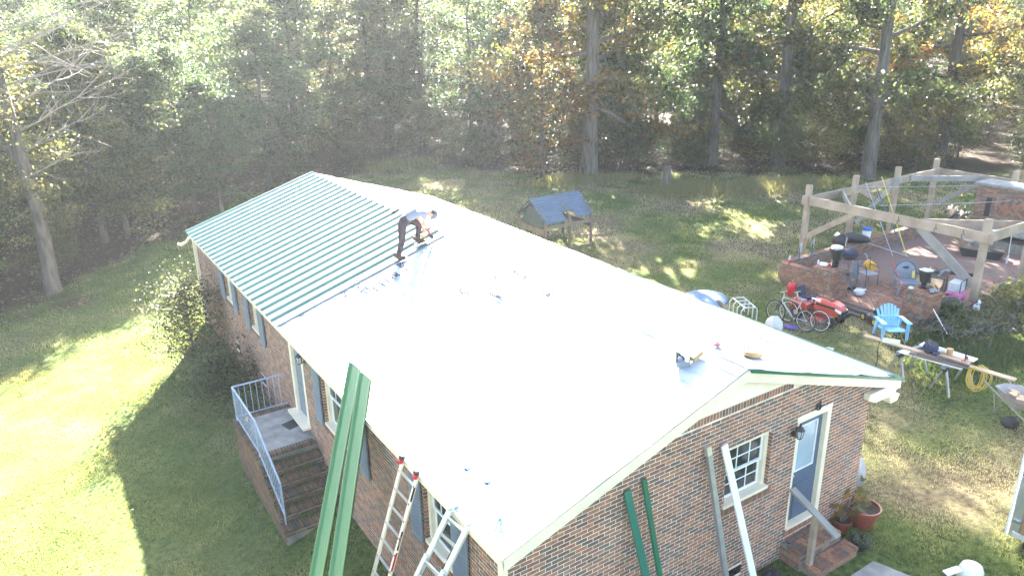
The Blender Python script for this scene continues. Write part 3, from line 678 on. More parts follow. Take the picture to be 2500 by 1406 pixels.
# ---------------------------------------------------------------- trees
def tube_np(pts,rs,n=6):
    pts=np.array(pts,float); V=[];F=[]; m=len(pts)
    for i in range(m):
        d=pts[min(i+1,m-1)]-pts[max(i-1,0)]; d/=np.linalg.norm(d)+1e-9
        a=np.array([0,0,1.]) if abs(d[2])<.9 else np.array([1.,0,0]); x=np.cross(d,a); x/=np.linalg.norm(x); y=np.cross(d,x)
        t=np.arange(n)*2*PI/n; V.append(pts[i]+rs[i]*(np.cos(t)[:,None]*x+np.sin(t)[:,None]*y))
    V=np.concatenate(V); 
    for i in range(m-1):
        for k in range(n): F.append((i*n+k,i*n+(k+1)%n,(i+1)*n+(k+1)%n,(i+1)*n+k))
    return V,F
def make_tree(name,seed,H,base,R,nleaf,tr,leaf=.15,nl=30,lean=.02,mat_='leaf_green',bark='bark',top_pt=1.,sig=.36,flat=.5):
    r=np.random.default_rng(seed); TV=[];TF=[];off=0
    def addt(pts,rs,n):
        nonlocal off
        V,F=tube_np(pts,rs,n); TV.append(V); TF.extend([tuple(i+off for i in f) for f in F]); off+=len(V)
    lx,ly=r.normal(0,lean,2)*H; hs=np.linspace(0,1,8)
    tp=np.stack([lx*hs**1.5+r.normal(0,.04,8)*hs*2,ly*hs**1.5+r.normal(0,.04,8)*hs*2,hs*H*.95],-1); trs=tr*(1-hs*.85); trs[0]*=1.45; tp[0,2]=-.3
    flare=np.insert(tp,1,tp[0]*.9+tp[1]*.1+[0,0,.25],axis=0); frs=np.insert(trs,1,tr*1.08)
    addt(flare,frs,9)
    cl=[]
    for i in range(nl):
        f=(i+r.uniform(0,.9))/nl; z=base+(H*.97-base)*f
        k=z/(H*.95); j=min(int(k*7),6); q=k*7-j; p0=tp[j]*(1-q)+tp[min(j+1,7)]*q
        p0[2]=z
        az=i*2.399+r.uniform(-.5,.5); prof=(math.sin(PI*min(1,(.22+.78*f)))**.6)*(1 if f<.85 else .75)
        L=R*prof*r.uniform(.7,1.1); el=r.uniform(-.05,.35)+.5*f
        pts=[p0]; d=np.array([math.cos(az)*math.cos(el),math.sin(az)*math.cos(el),math.sin(el)])
        for s in range(4): 
            d=d+r.normal(0,.14,3)+np.array([0,0,-.03]); d/=np.linalg.norm(d); pts.append(pts[-1]+d*L/4)
        br=max(.02,tr*.32*(1-.6*f)); addt(pts,[br,br*.75,br*.5,br*.3,br*.12],5)
        cl+= [pts[2],pts[3],pts[3]*.5+pts[4]*.5,pts[4]]
        for s in range(3):
            b=pts[1+s]; sd=d*.5+r.normal(0,.55,3); sd[2]*=.5; sd/=np.linalg.norm(sd)+1e-9; l2=L*r.uniform(.25,.42)
            e=b+sd*l2; mid=(b+e)/2+r.normal(0,.08,3); addt([b,mid,e],[br*.4,br*.25,br*.08],4); cl+=[mid,e,e+r.normal(0,.35,3)]
    cl=np.array(cl); ncl=len(cl); w=r.uniform(.3,1.4,ncl); w/=w.sum(); cnt=r.multinomial(nleaf,w)
    ci=np.repeat(np.arange(ncl),cnt); C=cl[ci]; N=len(ci)
    sg=sig*r.uniform(.7,1.3,ncl)[ci][:,None]
    P=C+r.normal(0,1,(N,3))*sg*np.array([1,1,flat])
    P[:,2]=np.maximum(P[:,2],.4)
    nrm=r.normal(0,.55,(N,3))+np.array([0,0,.9]); nrm/=np.linalg.norm(nrm,axis=1)[:,None]
    a=r.normal(0,1,(N,3)); u=np.cross(nrm,a); u/=np.linalg.norm(u,axis=1)[:,None]; v=np.cross(nrm,u)
    s=leaf*r.uniform(.55,1.25,N)[:,None]
    u=u*s*.5; v=v*s*.32; drop=nrm*s*.12
    V=np.stack([P-u,P-v+drop,P+u,P+v+drop],1).reshape(-1,3); F=np.arange(N*4).reshape(-1,4)
    tint=np.clip(r.uniform(0,1,ncl)[ci]*.75+r.uniform(0,.3,N),0,1)
    crown=npmesh(name+'_crown',V,F,M[mat_],{'tint':np.repeat(tint,4)})
    TV=np.concatenate(TV); trunk=npmesh(name+'_trunk',TV,np.array(TF),M[bark],smooth=True)
    return trunk,crown
PT={}
PT['oak1']=make_tree('oak',1,19.5,2.8,6.0,26000,.40,.24,34,.01,sig=.46); PT['oak2']=make_tree('oak',2,20,3.2,5.0,24000,.42,.24,32,.012,sig=.45)
PT['mid1']=make_tree('maple',3,13.5,2.2,3.9,16000,.20,.21,26,.02); PT['mid2']=make_tree('maple',4,14.5,2.8,3.6,15000,.19,.21,26,.025); PT['mid3']=make_tree('maple',5,13,2.6,4.2,16500,.22,.21,28,.02)
PT['low1']=make_tree('low',6,11,1.5,3.9,16000,.2,.2,28,.02,sig=.38); PT['low2']=make_tree('low',7,9.5,1.2,3.4,13000,.16,.2,24,.03)
PT['sap1']=make_tree('sapling',8,4.6,.5,1.6,4200,.05,.13,16,.03,sig=.28); PT['sap2']=make_tree('sapling',9,3.4,.25,1.5,3600,.04,.12,14,.03,sig=.28)
def sunfit(kind,x,y,s):
    # trees up-sun of the open lawn and the roof stay low enough to let the sun in
    Hh={'oak1':19.5,'oak2':20,'mid1':13.5,'mid2':14.5,'mid3':13,'low1':11,'low2':9.5,'sap1':4.6,'sap2':3.4}[kind]*s
    sx,sy=.515,.857
    t=(y-.62*x-22.6)/(sy-.62*sx) if (sy-.62*sx) else 0
    xl=x-sx*t; cap=1e9
    if t>0 and -13<xl<.5: cap=.53*(t-2.6)-.2
    t2=(y-19)/sy; x2=x-sx*t2
    if t2>0 and -.5<x2<8.7: cap=min(cap,.53*t2+4.6)
    return s*min(1,cap/Hh) if cap>2 else s*.3
def plant(kind,x,y,label,cat='tree',name='forest_tree',s=1.,rot=None,leaf=None,bark=None,group=None,sz=1.,seed=0):
    rr=random.Random(int(x*31+y*17)+seed); s=sunfit(kind,x,y,s); t=thing(name,label,cat,(x,y,g(x,y)),rr.uniform(0,6.28) if rot is None else rot,group)
    t.scale=(s,s,s*sz); tk,cr=PT[kind]
    a=link(tk,'trunk',t); b=link(cr,'crown',t)
    if leaf:
        b.material_slots[0].link='OBJECT'; b.material_slots[0].material=M[leaf]
    if bark:
        a.material_slots[0].link='OBJECT'; a.material_slots[0].material=M[bark]
    return t
TR=[('mid3',-1.45,33.6,'slim pale trunked tree at the left wood edge, first right of the bare tree',.95,'leaf_mix',None),
('low2',-.45,33.3,'leaning slim tree close beside its twin at the left wood edge',1.0,'leaf_green',None),
('mid1',1.0,33.1,'straight dark trunked tree, thickest of the group left of the green roof',.9,'leaf_blue','barkdark'),
('low1',3.0,34.6,'low hanging blue green tree behind the far left corner of the green roof',.95,'leaf_blue','barkdark'),
('low2',4.1,33.6,'small leaning tree just left of the far roof corner with a few orange leaves',1.0,'leaf_blue',None),
('low1',8.0,38.5,'broad blue green tree whose low crown hangs over the far end of the green roof',1.05,'leaf_blue','barkdark'),
('mid2',21.5,37.6,'thin pale barked tree alone in the gap above the middle of the white roof',.9,'leaf_green',None),
('mid1',16.5,43.1,'thin tree rising behind the roof ridge, left one of a close pair',1.0,'leaf_green','barkdark'),
('mid2',18.3,43.4,'thin tree rising behind the roof ridge, right one of a close pair',1.0,'leaf_mix','barkdark'),
('oak2',20.9,43.6,'thick dark trunk deep behind the worker at the shaded wood edge',.75,'leaf_green','barkdark'),
('low2',21.8,29.9,'crooked slim tree just left of the big oak, behind the chicken coop',1.05,'leaf_rust',None),
('oak1',24.8,29.1,'big grey barked oak with a spreading rust and yellow crown behind the chicken coop',1.18,'leaf_rust',None),
('oak2',33.75,28.8,'thick grey trunk, left half of the twin oaks behind the tree stump',1.0,'leaf_green',None),
('oak1',33.35,27.2,'thick grey trunk, right half of the twin oaks behind the tree stump',.95,'leaf_green',None),
('oak2',35.2,23.5,'tall grey oak between the twin oaks and the wooden pavilion',1.0,'leaf_mix',None),
('oak1',37.2,18.7,'tall grey oak right behind the corner posts of the wooden pavilion',1.0,'leaf_mix',None),
('oak2',44.6,18.6,'dark oak in deep shade above the middle of the pavilion',.95,'leaf_rust','barkdark'),
('mid2',30.7,33.2,'slender pale stem between the big oak and the twin oaks',1.1,'leaf_green',None),
('oak1',29.6,35.4,'tall oak behind the slender pale stem, between big oak and twin oaks',1.05,'leaf_green',None),
('mid2',14.1,48.8,'thin dark stem deep in the woods right above the roof ridge peak',1.05,'leaf_green','barkdark'),
('mid1',14.9,45.4,'slim reddish barked tree behind the far ridge end',.95,'leaf_mix',None),
('mid3',-9.5,31.5,'leafy tree behind the bare limbed tree at the left picture edge',1.0,'leaf_green',None),
('oak2',56,24,'tall pale trunk at the right picture edge high above the brick fireplace',1.0,'leaf_mix',None)]
for (k,x,y,lb,s,lf,bk) in TR: plant(k,x,y,lb,s=s,leaf=lf,bark=bk,group='trees along the wood edge',sz=1.22 if k[:3]=='oak' and x>24 else 1.)
plant('low2',-8.0,26.8,'full leafy low tree at the left picture edge beside the bare tree trunk',s=.8,leaf='leaf_green',group='trees along the wood edge')
SP=[('sap1',-8.6,26.0,'dense leafy sapling left of the bare limbed tree at the picture edge',1.2,'leaf_green'),('sap1',-6.6,29.5,'green sapling behind the bare limbed tree',1.1,'leaf_green'),
('sap2',21.0,38.6,'small sunlit yellow green bush under the woods behind the roof middle',.7,'leaf_pale'),('sap1',29.0,28.6,'bright green understory bush between the big oak and the stump',1.0,'leaf_green'),
('sap2',33.5,21.9,'leafy bush in front of the tall grey oak near the pavilion',1.0,'leaf_mix'),('sap2',46.5,14.5,'bright green sapling on the slope above the brick fireplace',.9,'leaf_green'),
('sap2',12.8,44.5,'light green bush left of the close pair of thin trees',1.0,'leaf_pale'),('sap1',27.6,31.5,'dark green understory bush right of the big oak trunk',1.0,'leaf_blue'),
('sap1',31.2,26.6,'pale green sapling left of the twin oaks',.9,'leaf_green'),('sap1',-11.5,24.5,'shaded bush at the left picture edge',1.2,'leaf_green'),('sap2',39.5,17.0,'yellow green bush behind the pavilion corner',1.1,'leaf_rust')]
for (k,x,y,lb,s,lf) in SP: plant(k,x,y,lb,'bush','understory_bush',s,leaf=lf,group='bushes under the wood edge')
def woodlabel(x,y,lf,what='tree'):
    a=math.degrees(math.atan2(x+4,y+6.5))-32.8; d=math.hypot(x+4,y+6.5)
    col={'leaf_green':'green','leaf_blue':'blue green','leaf_mix':'green and yellow','leaf_pale':'pale yellow','leaf_rust':'rust coloured'}[lf]
    sec=['the bare limbed tree','the left wood edge','the far left roof corner','the green metal roof','the worker on the roof','the chicken coop','the big rust coloured oak','the tree stump','the twin oaks','the red mower','the pavilion','the brick fireplace'][max(0,min(11,int((a+36)/6)))]
    dep='near' if d<50 else ('middle distance' if d<70 else ('far' if d<90 else 'farthest'))
    lb=dep+' '+col+' '+what+' in the woods beyond '+sec
    return lb
rr=random.Random(12); placed=[(t[1],t[2]) for t in TR]
kinds=['mid1','mid2','mid3','low1','mid1']; cnt=0; tries=0
while cnt<165 and tries<9000:
    tries+=1; x=rr.uniform(-45,120); y=rr.uniform(-10,120)
    d=Vector((x+4,y+6.5)); a=math.degrees(math.atan2(d.x,d.y))-32.8
    if abs(a)>40 or d.length>125: continue
    if y-float(np.interp(x,WBX,WBY))<3.: continue
    md=3.3+d.length*.025
    if any((x-q[0])**2+(y-q[1])**2<md*md for q in placed): continue
    placed.append((x,y)); cnt+=1
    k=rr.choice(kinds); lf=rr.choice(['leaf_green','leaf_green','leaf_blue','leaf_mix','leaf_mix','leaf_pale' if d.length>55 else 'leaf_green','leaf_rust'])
    s=(10.3+.03*d.length+rr.uniform(-1.5,1.5))/{'mid1':13.5,'mid2':14.5,'mid3':13,'low1':11,'oak2':20}[k]
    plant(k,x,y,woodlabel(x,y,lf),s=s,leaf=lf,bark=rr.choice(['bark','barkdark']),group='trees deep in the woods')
for i in range(90):
    for _ in range(50):
        x=rr.uniform(-14,50); y=rr.uniform(15,75); 
        if 1.5<y-float(np.interp(x,WBX,WBY))<16: break
    lf=rr.choice(['leaf_green','leaf_mix','leaf_green','leaf_pale']); plant(rr.choice(['sap1','sap2']),x,y,woodlabel(x,y,lf,'low bush'),'bush','understory_bush',rr.uniform(.7,1.25),leaf=lf,group='bushes deep in the woods')
# bare limbed tree at left
bt=thing('bare_limbed_tree','tall pale trunk at the left picture edge with bare dead twigs reaching out above','tree',(-4.04,27.37,g(-4,27.4)))
T=MB(); rb=random.Random(8)
trk=[(0,0,-.2),(.02,0,.3),(.08,.02,1.5),(.12,-.05,3.2),(.0,-.1,5.2),(-.05,0,7.4),(-.1,.1,9.5),(-.3,.2,12.5)]
T.tube(trk,[.42,.30,.27,.24,.21,.17,.13,.05],9)
T.tube([(.0,-.1,5.0),(-.5,.2,6.0),(-.8,.3,7.6),(-1.0,.3,10)],[.15,.13,.1,.05],7)
T.build('trunk',M['bark'],bt,smooth=True)
T=MB()
def twigs(p,d,L,r,depth):
    p=Vector(p); d=Vector(d).normalized(); pts=[p]
    for i in range(4):
        d=(d+Vector((rb.gauss(0,.13),rb.gauss(0,.13),rb.gauss(0.02,.1)))).normalized(); pts.append(pts[-1]+d*L/4)
        if depth>0 and rb.random()<.9:
            for _ in range(2 if depth>1 else 1): twigs(pts[-1],d+Vector((rb.gauss(0,.6),rb.gauss(0,.6),rb.gauss(.05,.4))),L*rb.uniform(.4,.6),r*.5,depth-1)
    T.tube(pts,[r,r*.8,r*.6,r*.4,r*.2],4,cap=False)
for (z,dx,dy,dz,L) in [(6.3,1,-.3,.3,3.4),(7.2,1,.2,.35,4),(8,.8,-.6,.3,4),(8.6,1,0,.1,4.4),(9.2,.9,.3,.15,4.5),(7.8,-.5,-.8,.3,3),(5.5,1,-.2,.4,2.4),(4.6,.8,.1,.2,2.2),(9.8,1,-.2,.2,4.5),(8.9,.5,-.9,.2,3)]:
    twigs((0,0,z),(dx,dy,dz),L,.045,2)
T.build('dead_branch',M['twig'],bt)
_,cr=make_tree('bare',77,9.5,3.0,2.6,3800,.05,.15,16,.01); b=link(cr,'crown',bt,(-.3,.3,0)); b.material_slots[0].link='OBJECT'; b.material_slots[0].material=M['leaf_mix']
# stump
st=thing('tree_stump','grey splintered tree stump standing in the tall grass at the wood edge','stump',(25.75,23.5,g(25.7,23.5)))
T=MB(); T.tube([(0,0,-.1),(0,0,.5),(.03,0,1.3)],[.34,.27,.22],12); 
rs_=random.Random(3)
for k in range(7):
    t=2*PI*k/7; T.tube([(.17*math.cos(t),.17*math.sin(t),1.2),(.16*math.cos(t)+.03,.16*math.sin(t),1.35+rs_.uniform(0,.2))],[.07,.02],5)
T.build('stump_wood',M['bark'],st)
# bushes by the front wall
def bush(name,label,x,y,H,R,n,leaf,lm,seed,sig=.3,zb=None):
    t=thing(name,label,'bush',(x,y,g(x,y) if zb is None else zb)); tk,cr=make_tree(name,seed,H,.12,R,n,.035,leaf,26,.02,sig=sig,flat=.9,mat_=lm); link(tk,'stem',t); link(cr,'foliage',t); return t
bush('camellia_bush','tall open sunlit bush with shiny leaves at the front wall below the far windows',-.85,16.2,2.5,1.15,8500,.075,'leaf_green',31,.26)
bush('holly_bush','dense dark rounded evergreen bush by the front wall beside the porch railing',-.75,12.9,1.35,.95,7500,.075,'leaf_green',32,.22)
bush('azalea_bush','low shaded bush squeezed between the evergreen bush and the brick porch',-.6,11.2,.8,.5,2200,.06,'leaf_green',33,.16)
# ---------------------------------------------------------------- porch, steps, railings
def place_bricks(parent,items,limit=290,mo='brick_o',mi='brick_i'):
    """items: (centre world, dims, rot matrix or None)"""
    hl_=Vector(parent.location)
    for c,d,R in items[:limit]:
        me=brickmesh(d,mo); o=inst(me,'brick',parent,Vector(c)-hl_)
        if R is not None: o.rotation_euler=R
    if len(items)>limit:
        mb=MB()
        for c,d,R in items[limit:]: mb.box(c,d,M=(R.to_matrix() if R is not None else None))
        o=mb.build('brickwork',M[mi],parent,world=True); tag(o,kind='stuff')
def facebricks(axis,plane,sgn,a,b,z0,z1,openings=[],topf=None,pr=.006):
    global BR
    keep=BR; BR=[]; brickrows(axis,plane,sgn,a,b,z0,z1,openings,topf,seed=int(a*7+z0*3))
    out=[(bpos(q),brickbox(q[0],q[5],q[6],.03),None) for q in BR]; BR=keep; return out
porch=thing('front_porch','raised brick and concrete porch with mossy brick steps at the front door','porch',(-.5,8,0))
PX0,PX1=-1.13,.135
mb=MB(); mb.box(((PX0+PX1)/2,8.85,.12),(PX1-PX0,2.0,1.42))
ST=[(7.55,.68),(7.25,.51),(6.95,.34),(6.65,.17),(6.33,.0)]
yp=7.85
for (y,z) in ST: mb.box(((PX0+PX1)/2,(yp+y)/2,(z-.6)/2-.035),(PX1-PX0,yp-y,z+.6-.07)); yp=y
mb.build('porch_core',M['mortar_dark'],porch,world=True)
mb=MB(); mb.box(((PX0+.1+PX1)/2,8.83,.84),(PX1-PX0-.1,1.78,.03)); mb.build('porch_slab',M['concrete'],porch,world=True)
it=[]
rb_=random.Random(2)
def rowlock(x0,x1,y,z,depth,axis='x'):
    t=x0
    while t+BHt<x1+.01:
        it.append((( t+BHt/2,y,z),(BHt,depth,.06),Euler((rb_.uniform(-.02,.02),rb_.uniform(-.02,.02),rb_.uniform(-.02,.02))))); t+=BHt+MO
yp=7.85
for (y,z) in ST: rowlock(PX0-.02,PX1,(yp+y)/2-.012,z-.028,yp-y+.025-.01); yp=y
rowlock(PX0+.1,PX1,7.93,.832,.19)
y=7.9
while y<9.85: it.append(((PX0+.07,y,.832),(.2,BHt,.06),None)); y+=BHt+MO
t=PX0+.18
while t<PX1: it.append(((t,9.78,.832),(BHt,.17,.06),None)); t+=BHt+MO
it+=facebricks(1,PX0,-1,6.33,9.85,-.6,.8,[(6.3,6.65,-.04,2),(6.5,6.95,.13,2),(6.9,7.25,.3,2),(7.2,7.55,.47,2),(7.5,7.85,.64,2)])
yp=7.85
for (y,z) in ST: it+=facebricks(0,y,-1,PX0,PX1,z-.165,z-.065); yp=y
place_bricks(porch,it,290,'mossy_o','mossy_i')
# moss and weeds on the steps
def tuft(name,label,cat,spots,mt,seed,h=.12,n_=40,w=.008,parent=None,kind='stuff'):
    r=np.random.default_rng(seed); Vs=[];T=[]
    for (x,y,z,rd) in spots:
        px=x+r.normal(0,rd,n_); py=y+r.normal(0,rd,n_); a=r.uniform(0,2*PI,n_); b=r.uniform(0,2*PI,n_); hh=h*r.uniform(.3,1.1,n_); ln=hh*r.uniform(.3,1.,n_)
        z_=np.full(n_,z); Vs.append(np.stack([np.stack([px-np.sin(a)*w,py+np.cos(a)*w,z_],-1),np.stack([px+np.sin(a)*w,py-np.cos(a)*w,z_],-1),np.stack([px+np.cos(b)*ln,py+np.sin(b)*ln,z_+hh],-1)],1).reshape(-1,3)); T.append(np.repeat(r.uniform(.1,.6,n_),3))
    V=np.concatenate(Vs); me=npmesh(name,V,np.arange(len(V)).reshape(-1,3),mt,{'tint':np.concatenate(T)})
    return tag(link(me,name),label,cat,kind=kind)
sp=[]
for (y,z) in ST: 
    for k in range(9): sp.append((rb_.uniform(PX0+.05,PX1-.05),y+.25,z+.0,.045))
tuft('step_weeds','small weeds and moss growing along the backs of the brick porch steps','weeds',sp,M['grass'],4,.09,34,.009)
rail=MB(); P0=(.1,9.75,1.72);P1=(-1.08,9.75,1.72);P2=(-1.08,7.9,1.72);P3=(-1.05,6.55,.95)
rl=thing('porch_railing','pale blue grey iron railing round the brick porch and down beside its steps','railing',(-1.08,8,.85))
def bars(pairs,r,nm,m_,par):
    b=MB()
    for a,c in pairs: b.tube([a,c],r,5)
    return b.build(nm,m_,par,world=True)
IR=mat('rail_paint',(.30,.36,.47),.5,var=.15)
bars([(P0,P1),(P1,P2),(P2,P3)],.02,'handrail',IR,rl)
bars([((.1,9.75,.97),(-1.08,9.75,.97)),((-1.08,9.75,.97),(-1.08,7.9,.97)),((-1.08,7.9,.97),(-1.05,6.55,.2))],.014,'lower_rail',IR,rl)
bars([((-1.08,9.75,.84),(-1.08,9.75,1.72))],.016,'post',IR,rl); bars([((-1.08,7.9,.84),(-1.08,7.9,1.72))],.016,'post',IR,rl); bars([((-1.05,6.55,-.03),(-1.05,6.55,.95))],.018,'post',IR,rl)
def bal(a0,a1,b0,b1,n_):
    for k in range(1,n_):
        f=k/n_; a=Vector(a0).lerp(Vector(a1),f); b=Vector(b0).lerp(Vector(b1),f); bars([(a,b)],.008,'baluster',IR,rl)
bal((.1,9.75,.97),(-1.08,9.75,.97),P0,P1,9); bal((-1.08,9.75,.97),(-1.08,7.9,.97),P1,P2,14); bal((-1.08,7.9,.97),(-1.05,6.55,.2),P2,P3,11)
mb=MB(); mb.box((0,0,.006),(.42,.34,.012),rz=.25); dm=mb.build('doormat',M['rubber']); dm.location=(-.05,8.87,.857); tag(dm,'small dark doormat on the concrete porch slab','doormat')
pt=thing('plant_pot','small black pot with one pale leaf at the far corner of the porch','flower pot',(-.95,9.35,.857))
mb=MB(); mb.lathe([(.05,0),(.07,.12),(.075,.12),(.06,.10)],n=10); mb.build('pot',M['black'],pt); mb=MB(); mb.add([(0,0,.1),(.05,.03,.2),(.02,.09,.22),(-.03,.05,.16)],[(0,1,2,3)]); mb.build('leaf',M['yellow'],pt)
# back steps
bs=thing('back_steps','two low red brick steps below the blue back door','steps',(6.4,-.2,.25))
mb=MB(); mb.box((6.42,-.07,.42),(1.14,.43,.44)); mb.box((6.47,-.44,.32),(1.15,.3,.25)); mb.build('steps_core',M['mortar_dark'],bs,world=True)
it=[]
for (x0,x1,y0,y1,z) in ((5.84,7.0,-.29,.14,.655),(5.88,7.07,-.6,-.30,.455)):
    x=x0
    while x+BHt<=x1: 
        it.append(((x+BHt/2,y0+.10,z),(BHt,.2,.055),Euler((0,rb_.uniform(-.02,.02),0)))); x+=BHt+MO
    yy=y0+.245
    k=0
    while yy+.05<y1:
        x=x0+(k%2)*.1
        while x<x1-.05:
            ln=min(.19,x1-x); it.append(((x+ln/2,yy,z),(ln,BHt+.03,.055),None)); x+=ln+MO
        yy+=BHt+.03+MO; k+=1
it+=facebricks(0,-.285,-1,5.85,6.99,.50,.63); it+=facebricks(0,-.59,-1,5.9,7.05,.26,.43); it+=facebricks(1,5.85,-1,-.28,.14,.26,.63); it+=facebricks(1,5.9,-1,-.59,-.3,.26,.43)
place_bricks(bs,it,290)
hr=thing('step_handrail','weathered wooden handrail and post beside the back steps','handrail',(5.98,-.33,.48))
mb=MB(); mb.bar((5.98,.13,1.72),(6.05,-.78,1.26),.14,.04); mb.build('rail_board',M['woodgrey'],hr,world=True)
mb=MB(); mb.box((5.97,-.38,.97),(.09,.09,.98)); mb.build('post',M['wood'],hr,world=True)
# flower pots
def pot(label,x,y,r,h,m_,prof=None,sub='soil'):
    t=thing('flower_pot',label,'flower pot',(x,y,g(x,y))); b=MB(); b.lathe([(r*.62,0),(r*.95,h*.8),(r*.97,h*.85),(r*1.04,h*.86),(r*1.04,h),(r*.94,h),(r*.88,h*.86)],n=24); b.build('pot',m_,t,smooth=False)
    b=MB(); b.lathe([(.001,h*.85),(r*.9,h*.87)],n=16); b.build('potting_soil',M['soil'],t); return t
p1=pot('large glossy terracotta pot with withered plants beside the back steps',7.92,-.12,.29,.42,M['terracotta'])
p2=pot('smaller terracotta pot with a tall plant behind the back steps',7.42,.0-.02,.17,.28,M['terracotta'])
p3=pot('low dark pot of green leaves in front of the terracotta pots',7.28,-.48,.19,.14,M['black'])
def sprigs(par,n_,h,r,m_,seed,leaf=.07,z=.3,col='foliage'):
    rg_=np.random.default_rng(seed); V=[];T=[]
    st=MB()
    for k in range(n_):
        a=rg_.uniform(0,2*PI); rr_=r*rg_.uniform(0,1); x,y=math.cos(a)*rr_,math.sin(a)*rr_; hh=h*rg_.uniform(.5,1.1); dx,dy=rg_.normal(0,.25*h,2)
        st.tube([(x*.6,y*.6,z),(x+dx*.4,y+dy*.4,z+hh*.6),(x+dx,y+dy,z+hh)],.006,4)
        for j in range(6):
            f=.35+.65*j/5; c=np.array([x*.6+(x*.4+dx)*f,y*.6+(y*.4+dy)*f,z+hh*f]); u=rg_.normal(0,1,3); u/=np.linalg.norm(u); v=np.cross(u,rg_.normal(0,1,3)); v/=np.linalg.norm(v); s=leaf*rg_.uniform(.6,1.4)
            V+= [c,c+u*s*.5-v*s*.22,c+u*s,c+u*s*.5+v*s*.22]; T+=[rg_.uniform(.1,.9)]*4
    st.build('stem',M['twig'],par); V=np.array(V); me=npmesh(col,V,np.arange(len(V)).reshape(-1,4),m_,{'tint':np.array(T)}); link(me,col,par)
sprigs(p1,16,.28,.2,M['leaf_pale'],1,.09,.34); sprigs(p2,6,.75,.07,M['leaf_rust'],2,.22,.24); sprigs(p3,40,.18,.16,M['leaf_green'],3,.08,.1)
mb=MB(); mb.ball((0,0,.0),.16,10,6,(1,1,.6),wob=.15); bb=mb.build('black_bowl',M['black']); bb.location=(5.35,-.1,g(5.3,0)+.05); tag(bb,'dark round bowl lying in the grass under the back window','bowl')
# ---------------------------------------------------------------- leaning things
def corrpanel(name,label,top,foot,width_vec,n_sheets,loc):
    t=thing(name,label,'roof panel',loc); top=Vector(top); foot=Vector(foot); wv=Vector(width_vec); d=foot-top; L=d.length; d.normalize(); w=wv.normalized(); nn=w.cross(d).normalized()
    if nn.x>0: nn=-nn
    for k in range(n_sheets):
        m_=MB(); off=nn*(k*.016)+w*(.006*k)
        V=[]
        for i in (0,1):
            for (q,h) in prof: V.append(top+off+d*(L*i)+w*q+nn*h)
        n_=len(prof); m_.add(V,[(j,j+1,n_+j+1,n_+j) for j in range(n_-1)])
        m_.build('metal_sheet',M['metal2'],t,world=True)
    return t
m2=M['metal'].copy(); m2.name='green_metal_sheet'; m2.node_tree.nodes['Principled BSDF'].inputs['Roughness'].default_value=.3; m2.node_tree.nodes['Principled BSDF'].inputs['Coat Roughness'].default_value=.22; m2.node_tree.nodes['Principled BSDF'].inputs['Base Color'].default_value=(.085,.22,.075,1); m2.node_tree.nodes['Principled BSDF'].inputs['Coat Weight'].default_value=.4; M['metal2']=m2
def ext(a,b,z):
    a=Vector(a);b=Vector(b); d=b-a; return tuple(a+d*((z-a.z)/d.z))
tA=(.27,5.50,3.60); bA=(-1.38,3.72,.89)
corrpanel('roofing_panel','stack of green ribbed metal panels leaning on the front eave, left of two',tA,ext(tA,bA,g(-2,3)),(.0,-.35,.01),3,(-1.9,3,-.5))
tB=(.27,5.02,3.60); bB=(-1.38,3.02,.86)
corrpanel('roofing_panel','stack of green ribbed metal panels leaning on the front eave, right of two',tB,ext(tB,bB,g(-2,3)),(.0,-.35,.01),3,(-1.9,2.6,-.5))
def ladder(name,label,tl,tr,bl,br,nr,loc,rw,m_,endm,rungm,extra=None):
    t=thing(name,label,'ladder',loc); tl,tr,bl,br=map(Vector,(tl,tr,bl,br))
    for a,b in ((tl,bl),(tr,br)): MB().bar(a,b,rw[0],rw[1],up=(0,1,0)).build('side_rail',m_,t,world=True)
    for k in range(nr):
        f=(k+.5)/nr; a=tl.lerp(bl,f); b=tr.lerp(br,f); MB().bar(a,b,.035,.035).build('rung',rungm,t,world=True)
        if endm is not None:
            MB().ball(a,.028,6,4).ball(b,.028,6,4).build('rung_lock',endm,t,world=True)
    return t
a0,b0=(-.05,2.80,3.05),(-.60,3.08,.96); a1,b1=(-.05,2.30,3.05),(-.60,2.60,.96)
L1=ladder('folding_ladder','beige multi position ladder with red rung locks leaning on the front eave',a0,a1,ext(a0,b0,g(-1,3)),ext(a1,b1,g(-1,3)),11,(-.9,3,-.3),(.03,.075),M['cream'],M['red'],M['alu'])
for p in (a0,a1):
    m_=MB(); m_.lathe([(.045,-.03),(.05,0),(.045,.03)],Vector(p)+Vector((.0,0,.08)),12,M=Matrix.Rotation(PI/2,3,'X')); m_.build('end_cap',M['black'],L1,world=True)
    m_=MB(); m_.lathe([(.035,-.036),(.04,0),(.035,.036)],Vector(p)+Vector((-.03,0,.03)),12,M=Matrix.Rotation(PI/2,3,'X')); m_.build('hinge_disc',M['red'],L1,world=True)
